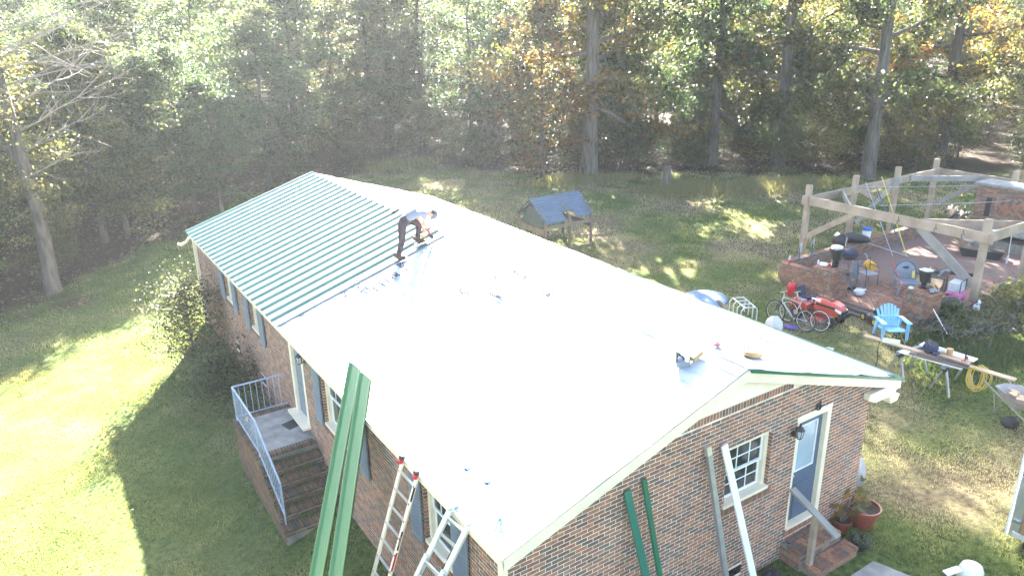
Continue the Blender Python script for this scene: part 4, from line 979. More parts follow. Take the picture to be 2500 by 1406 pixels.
# warning labels on the near rail
d_=(Vector(b1)-Vector(a1)).normalized()
for f,ln,mm in ((.15,.25,'black'),(.95,.35,'black'),(1.35,.35,'red')):
    c=Vector(a1)+d_*f+Vector((-.02,-.040,0)); MB().bar(c,c+d_*ln,.032,.004,up=(0,1,0)).build('warning_label',M[mm],L1,world=True)
def rail_text(txt,pos,size,par):
    cu=bpy.data.curves.new('rail_lettering','FONT'); cu.body=txt; cu.size=size; cu.align_x='CENTER'; cu.align_y='CENTER'
    tmp=bpy.data.objects.new('tmp',cu); COL.objects.link(tmp); dg=bpy.context.evaluated_depsgraph_get(); dg.update(); me=bpy.data.meshes.new_from_object(tmp.evaluated_get(dg)); bpy.data.objects.remove(tmp)
    me.materials.clear(); me.materials.append(M['white']); o=bpy.data.objects.new('rail_lettering',me); COL.objects.link(o); o.parent=par
    ex=-d_; nn=Vector((0,-1,0)); nn=(nn-ex*nn.dot(ex)).normalized(); up=nn.cross(ex); m=Matrix((ex,up,nn)).transposed().to_4x4(); m.translation=Vector(pos)-Vector(par.location); o.matrix_local=m
rail_text('LITTLE GIANT',Vector(a1)+d_*1.12+Vector((-.02,-.0445,0)),.03,L1)
a0,b0=(-.05,1.26,3.12),(-.38,1.70,1.89); a1,b1=(-.05,.74,3.2),(-.38,1.18,1.95)
L2=ladder('extension_ladder','silver aluminium extension ladder with blue tipped standoff arms above the eave',a0,a1,ext(a0,b0,g(-1,2)),ext(a1,b1,g(-1,2)),12,(-.9,2.4,-.3),(.035,.09),M['aluwhite'],None,M['alu'])
dd=(Vector(b0)-Vector(a0)).normalized(); sd=Vector((-.055,0,-.02))
for a in (a0,a1):
    A=Vector(a)+sd+dd*.9; MB().bar(A,A+dd*2.6,.03,.075,up=(0,1,0)).build('fly_rail',M['aluwhite'],L2,world=True)
for k in range(8):
    A=Vector(a0)+sd+dd*(1.0+k*.3); B=Vector(a1)+sd+dd*(1.0+k*.3); MB().bar(A,B,.03,.03).build('fly_rung',M['alu'],L2,world=True)
for a in (a0,a1):
    A=Vector(a); E_=A+Vector((.16,-.24,.72)); MB().tube([A-Vector((-.0,0,.1)),E_],.013,6).build('standoff_arm',M['aluwhite'],L2,world=True)
    MB().box(E_,(.07,.06,.05),rz=.5).build('arm_tip',M['bucketblue'],L2,world=True)
    MB().bar(A+Vector((-.03,0,.0)),A+Vector((.12,-.02,.03)),.03,.05).build('eave_bracket',M['steel'],L2,world=True)
pr_=[Vector(a0)+Vector((0,-.28,-.2))+dd*.4,Vector(a0)+Vector((-.02,-.27,-.2))+dd*1.6,Vector(a0)+Vector((0,-.22,-.2))+dd*3]
MB().tube(pr_,.008,5).build('pull_rope',M['black'],L2,world=True)
def leanboard(name,label,cat,top,bot,w,h,m_,cap=None,up=(0,1,0)):
    t=thing(name,label,cat,(bot[0],bot[1],g(bot[0],bot[1]))); e=ext(top,bot,g(bot[0],bot[1])); MB().bar(top,e,w,h,up=up).build('board',m_,t,world=True)
    if cap is not None:
        d=(Vector(e)-Vector(top)).normalized(); MB().bar(Vector(top)-d*.02,Vector(top)+d*.12,w*1.08,h*1.15,up=up).build('end_cap',cap,t,world=True)
    return t
M['teal']=mat('teal_green_trim',(.015,.13,.09),.35,var=.06)
leanboard('trim_strip','wide dark green metal trim strip leaning on the gable wall, left one','trim',(2.13,.11,3.21),(2.60,-.48,.0),.12,.03,M['teal'])
leanboard('trim_strip','narrow dark green metal trim strip leaning on the gable wall, right one','trim',(2.44,.11,3.29),(2.76,-.46,.0),.075,.045,M['greentrim'])
leanboard('metal_channel','grey green metal channel with a bright end leaning left of the back window','metal channel',(3.71,.10,3.35),(3.98,-.54,.0),.09,.06,M['steel'],M['alu'])
w_=leanboard('white_board','long white trim board with a dark green edge leaning across the back window','trim board',(4.03,.06,3.30),(4.76,-.44,.0),.125,.03,M['white'])
e=ext((4.10,.05,3.28),(4.83,-.44,0),.25); MB().bar((4.10,.075,3.28),Vector(e)+Vector((0,.02,0)),.03,.035,up=(0,1,0)).build('green_edge',M['greentrim'],w_,world=True)
M['palered']=mat('pale_red_plastic',(.42,.10,.10),.5)
# ---------------------------------------------------------------- things on the roof
def onroof(side,s,y,h=.045): return Vector(slopept(side,s,y,h))
def roofrot(side,rz_=0): return (Matrix.Rotation(SLANG if side==0 else -SLANG,4,'Y')@Matrix.Rotation(rz_,4,'Z')).to_euler()
nb=thing('tool_pouch','grey tool pouch with a pale flap lying open on the white roof near the ridge','tool pouch',onroof(0,4.2,.85)); nb.rotation_euler=roofrot(0,.4)
MB().box((-.08,.05,.05),(.2,.2,.1),rz=.3).ball((-.1,.08,.1),.08,8,5,(1.2,1,.6),wob=.2,seed=1).build('pouch',M['greyplastic'],nb)
MB().box((.1,-.06,.04),(.22,.18,.06),rz=-.3).build('flap',M['tan'],nb); MB().box((.1,-.06,.076),(.2,.16,.012),rz=-.3).build('paper_pad',M['bagwhite'],nb)
MB().tube([(-.2,.1,.12),(-.02,.16,.15),(.04,.2,.1)],.02,5).tube([(-.12,.0,.12),(-.05,.12,.16)],.018,5).build('tool_handle',M['black'],nb)
ap=thing('tool_bag','tan leather tool bag lying limp just behind the ridge peak','tool bag',onroof(1,3.75,.62,.04)); ap.rotation_euler=roofrot(1,.2)
MB().ball((.05,0,.03),.22,14,7,(1.2,.62,.28),wob=.10,seed=4).build('bag_body',M['tan'],ap,smooth=True); MB().tube([(-.1,.1,.06),(.1,.2,.08),(.28,.05,.07),(.24,-.06,.05)],.012,5).build('strap',M['wooddark'],ap)
sg=thing('snap_line','red and white chalk line reel beside the tan tool bag on the roof','chalk reel',onroof(1,4.15,1.0,.05)); sg.rotation_euler=roofrot(1,.5)
MB().ball((0,0,.03),.10,12,6,(1.5,.6,.3)).build('reel_case',M['palered'],sg,smooth=True); MB().bar((.1,0,.05),(.45,.25,.05),.04,.015).build('wooden_stick',M['lumber'],sg)
sn=thing('tin_snips','pair of green handled tin snips lying at the front corner of the roof','snips',onroof(0,.35,.55,.04)); sn.rotation_euler=roofrot(0,.9)
MB().tube([(-.22,.05,.02),(-.08,.03,.02),(0,0,.02)],.014,6).build('handle',M['teal'],sn); MB().tube([(-.2,-.07,.02),(-.08,-.04,.02),(0,0,.02)],.014,6).build('handle',M['teal'],sn); MB().add([(0,-.02,.02),(.16,-.01,.03),(.17,.03,.03),(0,.02,.02),(0,-.02,.0),(.16,-.01,.01),(.17,.03,.01),(0,.02,.0)],[(0,1,2,3),(7,6,5,4),(0,4,5,1),(1,5,6,2),(2,6,7,3),(3,7,4,0)]).build('blade',M['steel'],sn)
rv=thing('drill','black cordless drill left lying at the ridge end of a green panel','drill',onroof(0,4.45,11.9,.1)); rv.rotation_euler=roofrot(0,.2)
MB().bar((-.1,0,.04),(.1,0,.04),.07,.07).tube([(.1,0,.04),(.16,0,.04)],.02,8).build('drill_body',M['black'],rv); MB().bar((-.04,0,.02),(-.07,.12,.02),.05,.045).build('handle',M['black'],rv)
# ---------------------------------------------------------------- the worker
def skinned(name,verts,edges,radii,m_,parent,root=0,sub=2,off=Vector((0,0,0))):
    me=bpy.data.meshes.new(name); me.from_pydata([tuple(Vector(v)-off) for v in verts],edges,[]); ob=bpy.data.objects.new(name,me); COL.objects.link(ob)
    sk=ob.modifiers.new('skin','SKIN'); sk.use_smooth_shade=True
    ly=me.skin_vertices[0] if me.skin_vertices else None
    if ly is None:
        bm_=__import__('bmesh').new(); bm_.from_mesh(me); bm_.verts.layers.skin.verify(); bm_.to_mesh(me); bm_.free(); ly=me.skin_vertices[0]
    for i,rr_ in enumerate(radii):
        ly.data[i].radius=(rr_,rr_) if not isinstance(rr_,tuple) else rr_; ly.data[i].use_root=(i==root)
    sb=ob.modifiers.new('sub','SUBSURF'); sb.levels=sub; sb.render_levels=sub
    dg=bpy.context.evaluated_depsgraph_get(); dg.update(); m2_=bpy.data.meshes.new_from_object(ob.evaluated_get(dg)); bpy.data.objects.remove(ob)
    m2_.materials.clear(); m2_.materials.append(m_); m2_.polygons.foreach_set('use_smooth',[True]*len(m2_.polygons)); m2_.name=name
    o=bpy.data.objects.new(name,m2_); COL.objects.link(o); o.parent=parent; return o
SKIN=mat('skin',(.52,.28,.20),.55,var=.06); DENIM=mat('dark_trousers',(.055,.036,.042),.85,var=.25,scale=14,bump=.4,bscale=25); TEE=mat('grey_tshirt',(.22,.225,.27),.9,var=.08,scale=8,bump=.5,bscale=14); BOOT=mat('brown_boot',(.10,.06,.04),.8,var=.25); 
base=Vector((3.15,9.2,rz(3.15)+.05)); man=thing('person','worker in a grey t-shirt and dark trousers bent over driving a screw into the roof','person',base)
hL,kL,aL=(3.10,9.16,5.0),(3.06,9.14,4.56),(2.96,9.20,4.19)
hR,kR,aR=(3.36,9.40,5.0),(3.66,9.40,4.82),(3.60,9.43,4.43)
pel=(3.22,9.28,5.06); sp1=(3.38,9.20,5.17); ch=(3.56,9.12,5.22); nk=(3.71,9.05,5.18); 
skinned('trousers',[pel,hL,kL,aL,hR,kR,aR,(3.30,9.24,5.11),(2.965,9.20,4.14),(3.605,9.43,4.39)],[(0,1),(1,2),(2,3),(3,8),(0,4),(4,5),(5,6),(6,9),(0,7)],[(.155,.125),.115,.083,.064,.112,.083,.062,(.145,.12),.068,.066],DENIM,man,0,2,base)
shR=Vector((3.60,8.97,5.18)); shL=Vector((3.56,9.30,5.20))
skinned('tshirt',[(3.27,9.25,5.08),sp1,ch,(3.66,9.07,5.21),tuple(shR),(3.61,8.98,5.03),tuple(shL),(3.62,9.36,5.06)],[(0,1),(1,2),(2,3),(2,4),(4,5),(2,6),(6,7)],[(.155,.13),(.155,.125),(.165,.13),(.085,.08),.083,.078,.083,.078],TEE,man,1,2,base)
# body: neck, head, arms with hands as one continuous skin
hd=(3.80,9.0,5.17); 
bv=[(3.60,9.1,5.2),nk,(3.77,9.03,5.16),(3.84,8.99,5.13),   # 0-3 spine neck head
    (3.61,8.98,5.10),(3.62,9.05,4.93),(3.73,9.20,4.79),(3.82,9.28,4.70),(3.85,9.28,4.65), # 4-8 right arm
    (3.60,9.34,5.08),(3.66,9.46,4.90),(3.76,9.50,4.74),(3.82,9.48,4.64),(3.84,9.47,4.59)] # 9-13 left arm
skinned('body',bv,[(0,1),(1,2),(2,3),(0,4),(4,5),(5,6),(6,7),(7,8),(0,9),(9,10),(10,11),(11,12),(12,13)],[.07,.058,.085,.088,.055,.048,.038,.030,.038,.055,.048,.038,.030,.036],SKIN,man,0,2,base)
HR=Matrix((Vector((.55,-.18,-.5)).normalized(),)*3)
hc=Vector((3.83,9.0,5.125)); ax=Vector((.75,-.28,-.55)).normalized()    # crown direction
fc=Vector((-.25,.1,-.9)); fc=(fc-ax*fc.dot(ax)).normalized(); sd_=ax.cross(fc); R3=Matrix((sd_,fc,ax)).transposed()  # x side, y face, z crown
hm_=MB(); hm_.ball((0,0,0),.1,16,12,(.80,.98,1.15)); hm_.ball((0,.098,-.015),.02,6,5,(.8,1,1.5)); hm_.ball((.078,.0,-.01),.02,6,5,(.4,1,1.4)); hm_.ball((-.078,.0,-.01),.02,6,5,(.4,1,1.4)); hm_.ball((0,.05,-.085),.045,8,6,(1,1,.8)); hm_.ball((0,.088,-.055),.018,8,4,(1.4,.6,.4))
hm_.xf(R3); hm_.v=[tuple(Vector(v)+hc) for v in hm_.v]; hm_.build('head',SKIN,man,world=True,smooth=True)
hm_=MB(); hm_.ball((0,-.02,.0),.102,14,10,(.84,.95,1.0)); hm_.xf(R3); hm_.v=[tuple(Vector(v)+hc) for v in hm_.v]; hm_.build('hair',mat('dark_hair',(.04,.03,.025),.8),man,world=True,smooth=True)
hm_=MB(); hm_.ball((0,-.005,.035),.112,14,10,(.84,1.0,.86)); hm_.prism([(-.07,.07),(.07,.07),(.06,.17),(0,.19),(-.06,.17)],2,.035,.05); hm_.xf(R3); hm_.v=[tuple(Vector(v)+hc) for v in hm_.v]; hm_.build('cap',mat('grey_cap',(.12,.12,.13),.8,var=.15),man,world=True)
hm_=MB(); hm_.bar((-.03,.1,.02),(-.06,.1,.02),.01,.03); hm_.bar((.03,.1,.02),(.06,.1,.02),.01,.03); hm_.bar((-.08,.0,.02),(.08,.0,.02),.008,.01); hm_.xf(R3); hm_.v=[tuple(Vector(v)+hc) for v in hm_.v]; hm_.build('sunglasses',M['black'],man,world=True)
GLV=mat('red_glove',(.55,.03,.06),.8,var=.15)
def hand(c,dirf,palm,side,nm,mm):
    c=Vector(c); f=Vector(dirf).normalized(); p=Vector(palm); p=(p-f*p.dot(f)).normalized(); s=f.cross(p)*side
    skinned(nm,[c,c+f*.05],[(0,1)],[(.036,.024),(.04,.024)],mm,man,0,2,base)
    for k,(o_,ln) in enumerate(((-.03,.07),(-.01,.08),(.01,.075),(.03,.06))):
        a=c+f*.06+s*o_; q1=a+f*ln*.45+p*ln*.1; q2=q1+f*ln*.15+p*ln*.38; q3=q2-f*ln*.15+p*ln*.25
        skinned('finger',[a,q1,q2,q3],[(0,1),(1,2),(2,3)],[.011,.010,.009,.008],mm,man,0,1,base)
    a=c+f*.01+s*.035; skinned('thumb',[a,a+s*.02+f*.03+p*.02,a+f*.06+p*.035],[(0,1),(1,2)],[.013,.011,.009],mm,man,0,1,base)
hand((3.85,9.28,4.66),(.25,0,-1),(1,.1,.1),1,'gloved_hand',GLV); hand((3.84,9.47,4.60),(.2,-.1,-1),(1,-.2,.1),-1,'gloved_hand',GLV)
for (a,t_) in (((2.96,9.20),(.22,-.145)),((3.60,9.43),(.245,-.05))):
    A=Vector((a[0],a[1],rz(a[0])+.055)); t_=Vector((t_[0],t_[1],0)); t3=Vector((t_.x,t_.y,t_.x*RISE/W2)).normalized()
    if a[0]>3.3: A.z+=.04
    up=Vector((-RISE/W2,0,1)).normalized()
    o=skinned('boot',[A+up*.05-t3*.03,A+up*.05+t3*.10,A+up*.04+t3*.2,A+up*.13-t3*.02,A+up*.22-t3*.01],[(0,1),(1,2),(0,3),(3,4)],[(.052,.05),(.05,.042),(.045,.036),.056,.058],BOOT,man,0,2,base)
    q=A+up*.006; MB().bar(q-t3*.08,q+t3*.245,.10,.022,up=up).build('boot_sole',M['rubber'],man,world=True)
dr=thing('drill','black and red cordless drill held by the worker, its tip on the last green panel','drill',(3.9,9.27,4.5))
MB().bar((3.82,9.24,4.60),(3.93,9.27,4.47),.06,.075).tube([(3.93,9.27,4.47),(3.955,9.275,4.435)],[.024,.014],8).tube([(3.955,9.275,4.435),(3.975,9.28,4.40)],.006,6).build('drill_body',M['black'],dr,world=True)
MB().bar((3.84,9.25,4.58),(3.80,9.27,4.70),.04,.05).build('grip',M['red'],dr,world=True); MB().box((3.80,9.27,4.73),(.07,.10,.05)).build('battery',M['black'],dr,world=True)
d2=thing('impact_driver','yellow and black impact driver held in the worker\'s other hand','drill',(3.7,9.45,4.45))
MB().bar((3.66,9.47,4.52),(3.80,9.46,4.50),.06,.07).build('driver_body',M['yellow'],d2,world=True); MB().bar((3.64,9.47,4.58),(3.66,9.47,4.47),.05,.07).build('battery',M['black'],d2,world=True)
for (nm,s_,y_) in (('ridge_offcut',4.5,9.0),): pass
# ---------------------------------------------------------------- chicken coop
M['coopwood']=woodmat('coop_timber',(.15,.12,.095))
cp_=thing('chicken_coop','small wooden coop with a torn blue corrugated gable roof on the back lawn','chicken coop',(13.15,17.45,.3))
def bb(a,b,w,h,nm,m_,par,up=(0,0,1)): return MB().bar(a,b,w,h,up=up).build(nm,m_,par)
CL,CW,CZ,CR=2.35,1.95,1.40,2.1
for (x,y) in ((0,0),(CL*.52,0),(CL,0),(0,CW),(CL*.52,CW),(CL,CW)): bb((x,y,-.03),(x,y,CZ),.09,.09,'post',M['coopwood'] if y==0 else M['wooddark'],cp_)
for y in (0,CW):
    bb((0,y-.05,CZ-.28),(CL,y-.05,CZ-.28),.04,.14,'side_rail',M['coopwood'],cp_); bb((0.05,y-.05,.05),(CL,y-.05,.05),.04,.12,'bottom_rail',M['coopwood'],cp_)
for x in (0,CL): bb((x-.04,0,.95),(x-.04,CW,.95),.04,.2,'end_rail',M['wooddark'],cp_)
for k in range(10): bb((-.06,.1+k*.19,.82),(-.06,.1+k*.19,1.05),.17,.02,'end_plank',M['coopwood'],cp_,up=(1,0,0))
for x in (0,CL*.52,CL):
    bb((x,-.05,CZ),(x,CW/2,CR),.05,.08,'rafter',M['coopwood'],cp_); bb((x,CW+.05,CZ),(x,CW/2,CR),.05,.08,'rafter',M['coopwood'],cp_)
m_=MB(); m_.prism([(.08,1.06),(CW-.08,1.06),(CW/2+.25,CR-.3),(CW/2-.25,CR-.3)],0,.03,.045); m_.build('end_mesh_panel',mat('dark_netting',(.05,.065,.06),.8),cp_)
def corr(poly_s,side,nm):
    # corrugated sheet between (x0,s0)-(x1,s1) up slope fraction, wave runs with ridges along x
    x0,x1,s0,s1=poly_s; V=[];F=[]; n_=26
    for i in range(n_+1):
        s=s0+(s1-s0)*i/n_; y=(-.15+(CW/2+.15)*s) if side==0 else (CW+.15-(CW/2+.15)*s); z=CZ-.1+(CR-CZ+.16)*s+.018*math.cos(i*PI*2/5.2)
        V+=[(x0,y,z),(x1,y,z)]
        if i: F.append((2*i-2,2*i-1,2*i+1,2*i))
    b=MB(); b.add(V,F); o=b.build(nm,M['slate'],cp_); so=o.modifiers.new('s','SOLIDIFY'); so.thickness=.006; return o
corr((-.12,CL+.12,.48,1.0),0,'roof_sheet'); corr((-.12,CL*.42,.0,.5),0,'roof_sheet'); corr((CL*.66,CL+.12,.08,.5),0,'roof_sheet'); corr((-.12,CL+.12,.0,1.0),1,'roof_sheet'); corr((CL*.40,CL*.70,.36,.5),0,'roof_sheet')
# ---------------------------------------------------------------- pavilion
pv_=thing('timber_pavilion','open roofless pavilion frame of heavy weathered posts and beams over the brick patio','pavilion',(25.7,8,.3))
def P(a,b,w,h,nm,m_=None,up=(0,0,1)): return MB().bar(a,b,w,h,up=up).build(nm,m_ or M['wood'],pv_,world=True,bevel=.006)
PX=[21.2,24.2,27.2,30.2]; YB,YF=11.2,4.6; ZT=3.15
for x in PX: P((x,YB,.25),(x,YB,ZT+.05),.19,.19,'post')
P((21.2,YF,.25),(21.2,YF,ZT+.05),.2,.2,'post'); P((24.35,YF,.25),(24.35,YF,ZT+.05),.2,.2,'post'); P((30.2,YF,.25),(30.2,YF,ZT),.2,.2,'post'); P((30.2,7.9,.25),(30.2,7.9,ZT),.19,.19,'post')
zb=2.62
P((21.07,YF-.3,zb),(21.07,YB+.15,zb),.07,.34,'beam'); P((20.95,YB-.13,zb+.02),(30.4,YB-.13,zb+.02),.07,.32,'beam'); P((30.33,YB+.1,zb),(30.33,YF,zb),.07,.32,'beam'); P((21.0,YF-.14,zb+.01),(30.3,YF-.14,zb+.01),.07,.34,'beam')
P((21.2,9.4,zb+.03),(23.1,YB-.2,zb+.03),.06,.24,'corner_brace',M['woodgrey']); P((21.2,6.7,zb+.03),(23.5,YF,zb+.03),.06,.26,'corner_brace'); P((27.9,YB-.2,zb+.03),(30.2,9.0,zb+.03),.06,.24,'corner_brace',M['woodgrey'])
P((21.15,YB-.1,1.15),(21.12,YB-2.1,2.5),.06,.2,'knee_brace'); P((21.18,YF+.1,.95),(21.12,YF+2.1,2.5),.07,.3,'knee_brace',M['woodgrey']); P((24.25,YB-.2,1.25),(27.1,YB-.2,2.75),.06,.2,'knee_brace',M['woodgrey']); P((24.3,YB-.05,2.65),(25.9,YB-.05,1.9),.06,.2,'knee_brace')
P((30.2,YB-.2,1.2),(30.25,YB-2.2,2.6),.06,.2,'knee_brace',M['woodgrey'])
for (x,y,z) in ((21.13,YB-.1,1.2),(27.1,YB-.22,2.72),(30.3,9.0,2.6),(27.9,YB-.23,2.6)): MB().box((x,y,z),(.12,.03,.22)).build('bracket_plate',M['steel'],pv_,world=True)
for (a,b,s) in (((24.2,YB-.15,2.75),(33,6.8,2.55),.08),((23.3,9.5,2.4),(33,5.3,2.35),.12)):
    pts=[Vector(a).lerp(Vector(b),k/8)+Vector((0,0,-s*math.sin(PI*k/8))) for k in range(9)]; tag(MB().tube(pts,.012,4).build('wire',M['steel']),'thin pale wire strung across the pavilion, '+('upper' if s==.08 else 'lower')+' one','wire')
for k,y in enumerate((6.1,7.4,5.2)): 
    Mx=Matrix.Rotation(PI/2,3,'Y'); MB().torus((21.02,y,zb-.08),.06,.01,10,4,Mx,PI*1.3).tube([(21.02,y,zb+.0),(21.02,y+.02,zb+.12)],.01,4).build('hook',M['black'],pv_,world=True)
# patio floor: brick paving, kerb
pav=newmat('patio_paving'); n=pav.node_tree.nodes; l=pav.node_tree.links; p=n['Principled BSDF']; ge=n.new('ShaderNodeNewGeometry'); bt_=n.new('ShaderNodeTexBrick'); mp=n.new('ShaderNodeMapping'); mp.inputs['Scale'].default_value=(1,1,1); l.new(ge.outputs['Position'],mp.inputs[0]); l.new(mp.outputs[0],bt_.inputs['Vector'])
bt_.inputs['Scale'].default_value=5; bt_.inputs['Color1'].default_value=(.16,.075,.06,1); bt_.inputs['Color2'].default_value=(.22,.11,.085,1); bt_.inputs['Mortar'].default_value=(.17,.14,.12,1); bt_.inputs['Mortar Size'].default_value=.02
nz=n.new('ShaderNodeTexNoise'); nz.inputs['Scale'].default_value=1.6; nz.inputs['Detail'].default_value=7; l.new(ge.outputs['Position'],nz.inputs['Vector']); r3=ramp(n,[(0,0,0),(.8,.8,.8)],[.42,.66]); l.new(nz.outputs[0],r3.inputs[0])
mx=n.new('ShaderNodeMixRGB'); mx.inputs[2].default_value=(.15,.125,.10,1); l.new(r3.outputs[0],mx.inputs[0]); l.new(bt_.outputs[0],mx.inputs[1]); l.new(mx.outputs[0],p.inputs['Base Color']); p.inputs['Roughness'].default_value=.9
fl=MB().prism([(17.75,5.3),(18.9,4.5),(31,4.4),(31,9.75),(18.2,9.75),(17.75,7.3)],2,.2,.44).build('patio',pav); tag(fl,kind='structure')
tag(MB().bar((17.62,7.3,.33),(17.62,5.3,.33),.22,.14).bar((17.35,7.5,.30),(17.3,5.2,.30),.2,.1).build('patio_kerb',M['wooddark']),kind='structure')
# paving bricks proud in the nearest part
it=[]; rp_=random.Random(9)
kx=0; x=17.78
while x<21.2 and len(it)<290:
    y=5.35+(kx%2)*.1
    while y<7.3 and len(it)<290:
        it.append(((x+.045,y+.1,.435+rp_.uniform(0,.012)),(.09,.19,.03),None)); y+=.205
    x+=.102; kx+=1
fl.location=(0,0,0); 
for c,d_,R in it: inst(brickmesh(d_),'brick',fl,c)
def herring2(axis,plane,a0,a1,z0,z1,sgn=-1):
    # true 45-degree herringbone: bricks 2:1 on a rotated grid
    w=.098; out=[]; ca=math.cos(PI/4)
    for i in range(-24,25):
        for j in range(-24,25):
            m4=(i-j)%4
            if m4==0: c=(i+1.0,j+.5); an=0
            elif m4==3: c=(i+.5,j+1.0); an=1
            else: continue
            X=(c[0]-c[1])*ca*w; Z=(c[0]+c[1])*ca*w
            if abs(X)<(a1-a0)/2-.05 and abs(Z)<(z1-z0)/2-.05:
                ang=PI/4 if an==0 else PI/4+PI/2
                if axis==1: out.append(((plane+sgn*.0,(a0+a1)/2+X,(z0+z1)/2+Z),(.03,2*w-.012,w-.012),Euler((ang,0,0))))
                else: out.append((((a0+a1)/2+X,plane,(z0+z1)/2+Z),(2*w-.012,.03,w-.012),Euler((0,-ang,0))))
    return out
def pier(label,cx,cy,w,zt):
    t=thing('brick_pier',label,'brick pier',(cx,cy,.3)); MB().box((cx,cy,(zt+.1)/2-.02),(w-.02,w-.02,zt-.14)).build('pier_core',M['mortar_dark'],t,world=True)
    h=w/2; it=[]; a,b=cy-h,cy+h; z0,z1=.3,zt-.08; pa,pb,pz0,pz1=cy-h+.13,cy+h-.13,z0+.22,z1-.08
    it+=facebricks(1,cx-h,-1,a,b,z0,z1,[(pa,pb,pz0,pz1)])
    it+=[(c,d,R) for c,d,R in herring2(1,cx-h+.0,pa,pb,pz0,pz1)]
    it+=facebricks(0,cy-h,-1,cx-h,cx+h,z0,z1)
    y=cy-h-.02
    while y<cy+h: it.append(((cx-h+.09,y+.03,zt-.05),(.21,BHt,.06),None)); it.append(((cx+h-.3,y+.03,zt-.05),(.5,BHt,.055),None)); y+=BHt+MO
    place_bricks(t,it,290); return t
pier('brick pier with a herringbone panel nearest the red riding mower',17.98,7.72,.8,1.42)
pier('brick pier with a herringbone panel behind the blue plastic chair',18.5,4.86,.78,1.32)
lw=thing('low_brick_wall','low brick wall running along the back edge of the patio','brick wall',(23,9.8,.3))
MB().box((18.3,9.0,.6),(.28,1.7,.66)).box((23.3,9.95,.58),(9.9,.24,.6)).build('wall_core',M['mortar_dark'],lw,world=True)
it=facebricks(1,18.16,-1,8.15,9.85,.28,.9)+facebricks(0,9.83,-1,18.45,28.2,.44,.84)
x=18.4
while x<28.2: it.append(((x,9.95,.905),(BHt,.26,.06),None)); x+=BHt+MO
y=8.2
while y<9.85: it.append(((18.3,y,.955),(.3,BHt,.06),None)); y+=BHt+MO
it.sort(key=lambda q:(Vector(q[0])-cp).length); place_bricks(lw,it,290)
# outdoor fireplace
fp=thing('brick_fireplace','large outdoor brick fireplace with herringbone panel and grey stone hearth slab','fireplace',(28.6,6.6,.3))
MB().box((29.1,6.75,1.75),(1.0,3.6,2.0)).build('fireplace_core',M['mortar_dark'],fp,world=True); MB().box((28.1,6.7,.55),(.9,2.6,.5)).box((29.1,6.75,.6),(1.05,3.2,.3)).build('hearth_base',M['mortar_dark'],fp,world=True)
it=facebricks(1,28.6,-1,4.95,8.55,.85,2.68,[(5.2,7.75,1.5,2.3),(7.9,8.12,1.45,2.25)])
it+=herring2(1,28.6,5.2,7.75,1.5,2.3)
it.sort(key=lambda q:(Vector(q[0])-cp).length); place_bricks(fp,it,290)
MB().box((28.58,8.01,1.85),(.03,.2,.78)).build('dark_slot',M['black'],fp,world=True); MB().box((28.1,6.7,1.14),(1.0,3.4,.09)).build('stone_slab',M['concrete'],fp,world=True); MB().box((29.1,6.75,2.76),(1.15,3.8,.08)).build('cap_slab',M['concrete'],fp,world=True)
MB().torus((27.7,6.5,1.55),.1,.02,10,5,Matrix.Rotation(PI/2,3,'Y'),PI).build('pale_handle',M['hose'],fp,world=True)
# ---------------------------------------------------------------- clutter on and round the patio
def simple(name,label,cat,loc,rz=0,group=None): return thing(name,label,cat,loc,rz,group)
# fans
def fan(label,loc,rz):
    t=simple('desk_fan',label,'fan',loc,rz); R_=Matrix.Rotation(PI/2,3,'X'); b=MB()
    for r0 in (.06,.12,.18): b.torus((0,0,.42),r0,.012,18,4,R_)
    for k in range(12): a=k*PI/6; b.tube([(0,-.03,.42),(.18*math.cos(a),0,.42+.18*math.sin(a))],.007,4)
    b.build('cage',M['steel'],t)
    for k in range(3):
        a=k*2*PI/3; MB().add([(0,.02,.42),(.15*math.cos(a),.0,.42+.15*math.sin(a)),(.15*math.cos(a+.8),.04,.42+.15*math.sin(a+.8))],[(0,1,2)]).build('blade',M['greyplastic'],t)
    MB().bar((0,.03,.0),(0,.03,.42),.05,.05).box((0,0,.015),(.2,.2,.03)).build('stand',M['slate'],t); return t
fan('round white desk fan standing on the low patio wall, left of two',(19.2,9.85,.93),.5); fan('round desk fan half hidden behind the black pot on the brick pier',(20.0,9.9,.93),.7)
t=simple('stacked_planter','stack of black plastic plant pots on the brick pier by the mower','plant pot',(18.1,7.7,1.42)); MB().lathe([(.12,0),(.13,.05),(.11,.06),(.13,.11),(.11,.12),(.13,.17),(.11,.18),(.13,.24),(.12,.25)],n=14).build('pot_stack',M['black'],t); MB().lathe([(.15,.25),(.2,.55),(.24,.56),(.24,.62),(.2,.62)],n=16).build('top_pot',M['black'],t); MB().ball((0,0,.66),.2,12,6,(1.1,1,.35),wob=.12).build('grey_plastic_bag',M['clearish'],t)
t=simple('log_round','round slice of a thick log lying on the brick pier','log',(18.35,8.35,1.0)); MB().lathe([(.2,0),(.21,.02),(.205,.2),(.19,.21)],n=16).build('log',M['wooddark'],t); 
t=simple('red_bottle','clear squeeze bottle of red liquid on the end of the low brick wall','bottle',(18.2,9.55,1.0)); MB().lathe([(.04,0),(.045,.1),(.045,.16)],n=10).build('red_liquid',M['red'],t); MB().lathe([(.045,.16),(.04,.24),(.015,.3),(.01,.34)],n=10).build('bottle_top',M['clearish'],t)
t=simple('spade_handle','white D shaped spade handle sticking up beside the brick pier','spade',(18.5,8.6,.9),.3); MB().tube([(0,0,0),(0,0,.3)],.018,6).torus((0,0,.37),.06,.014,12,5,Matrix.Rotation(PI/2,3,'X')).build('handle',M['white'],t)
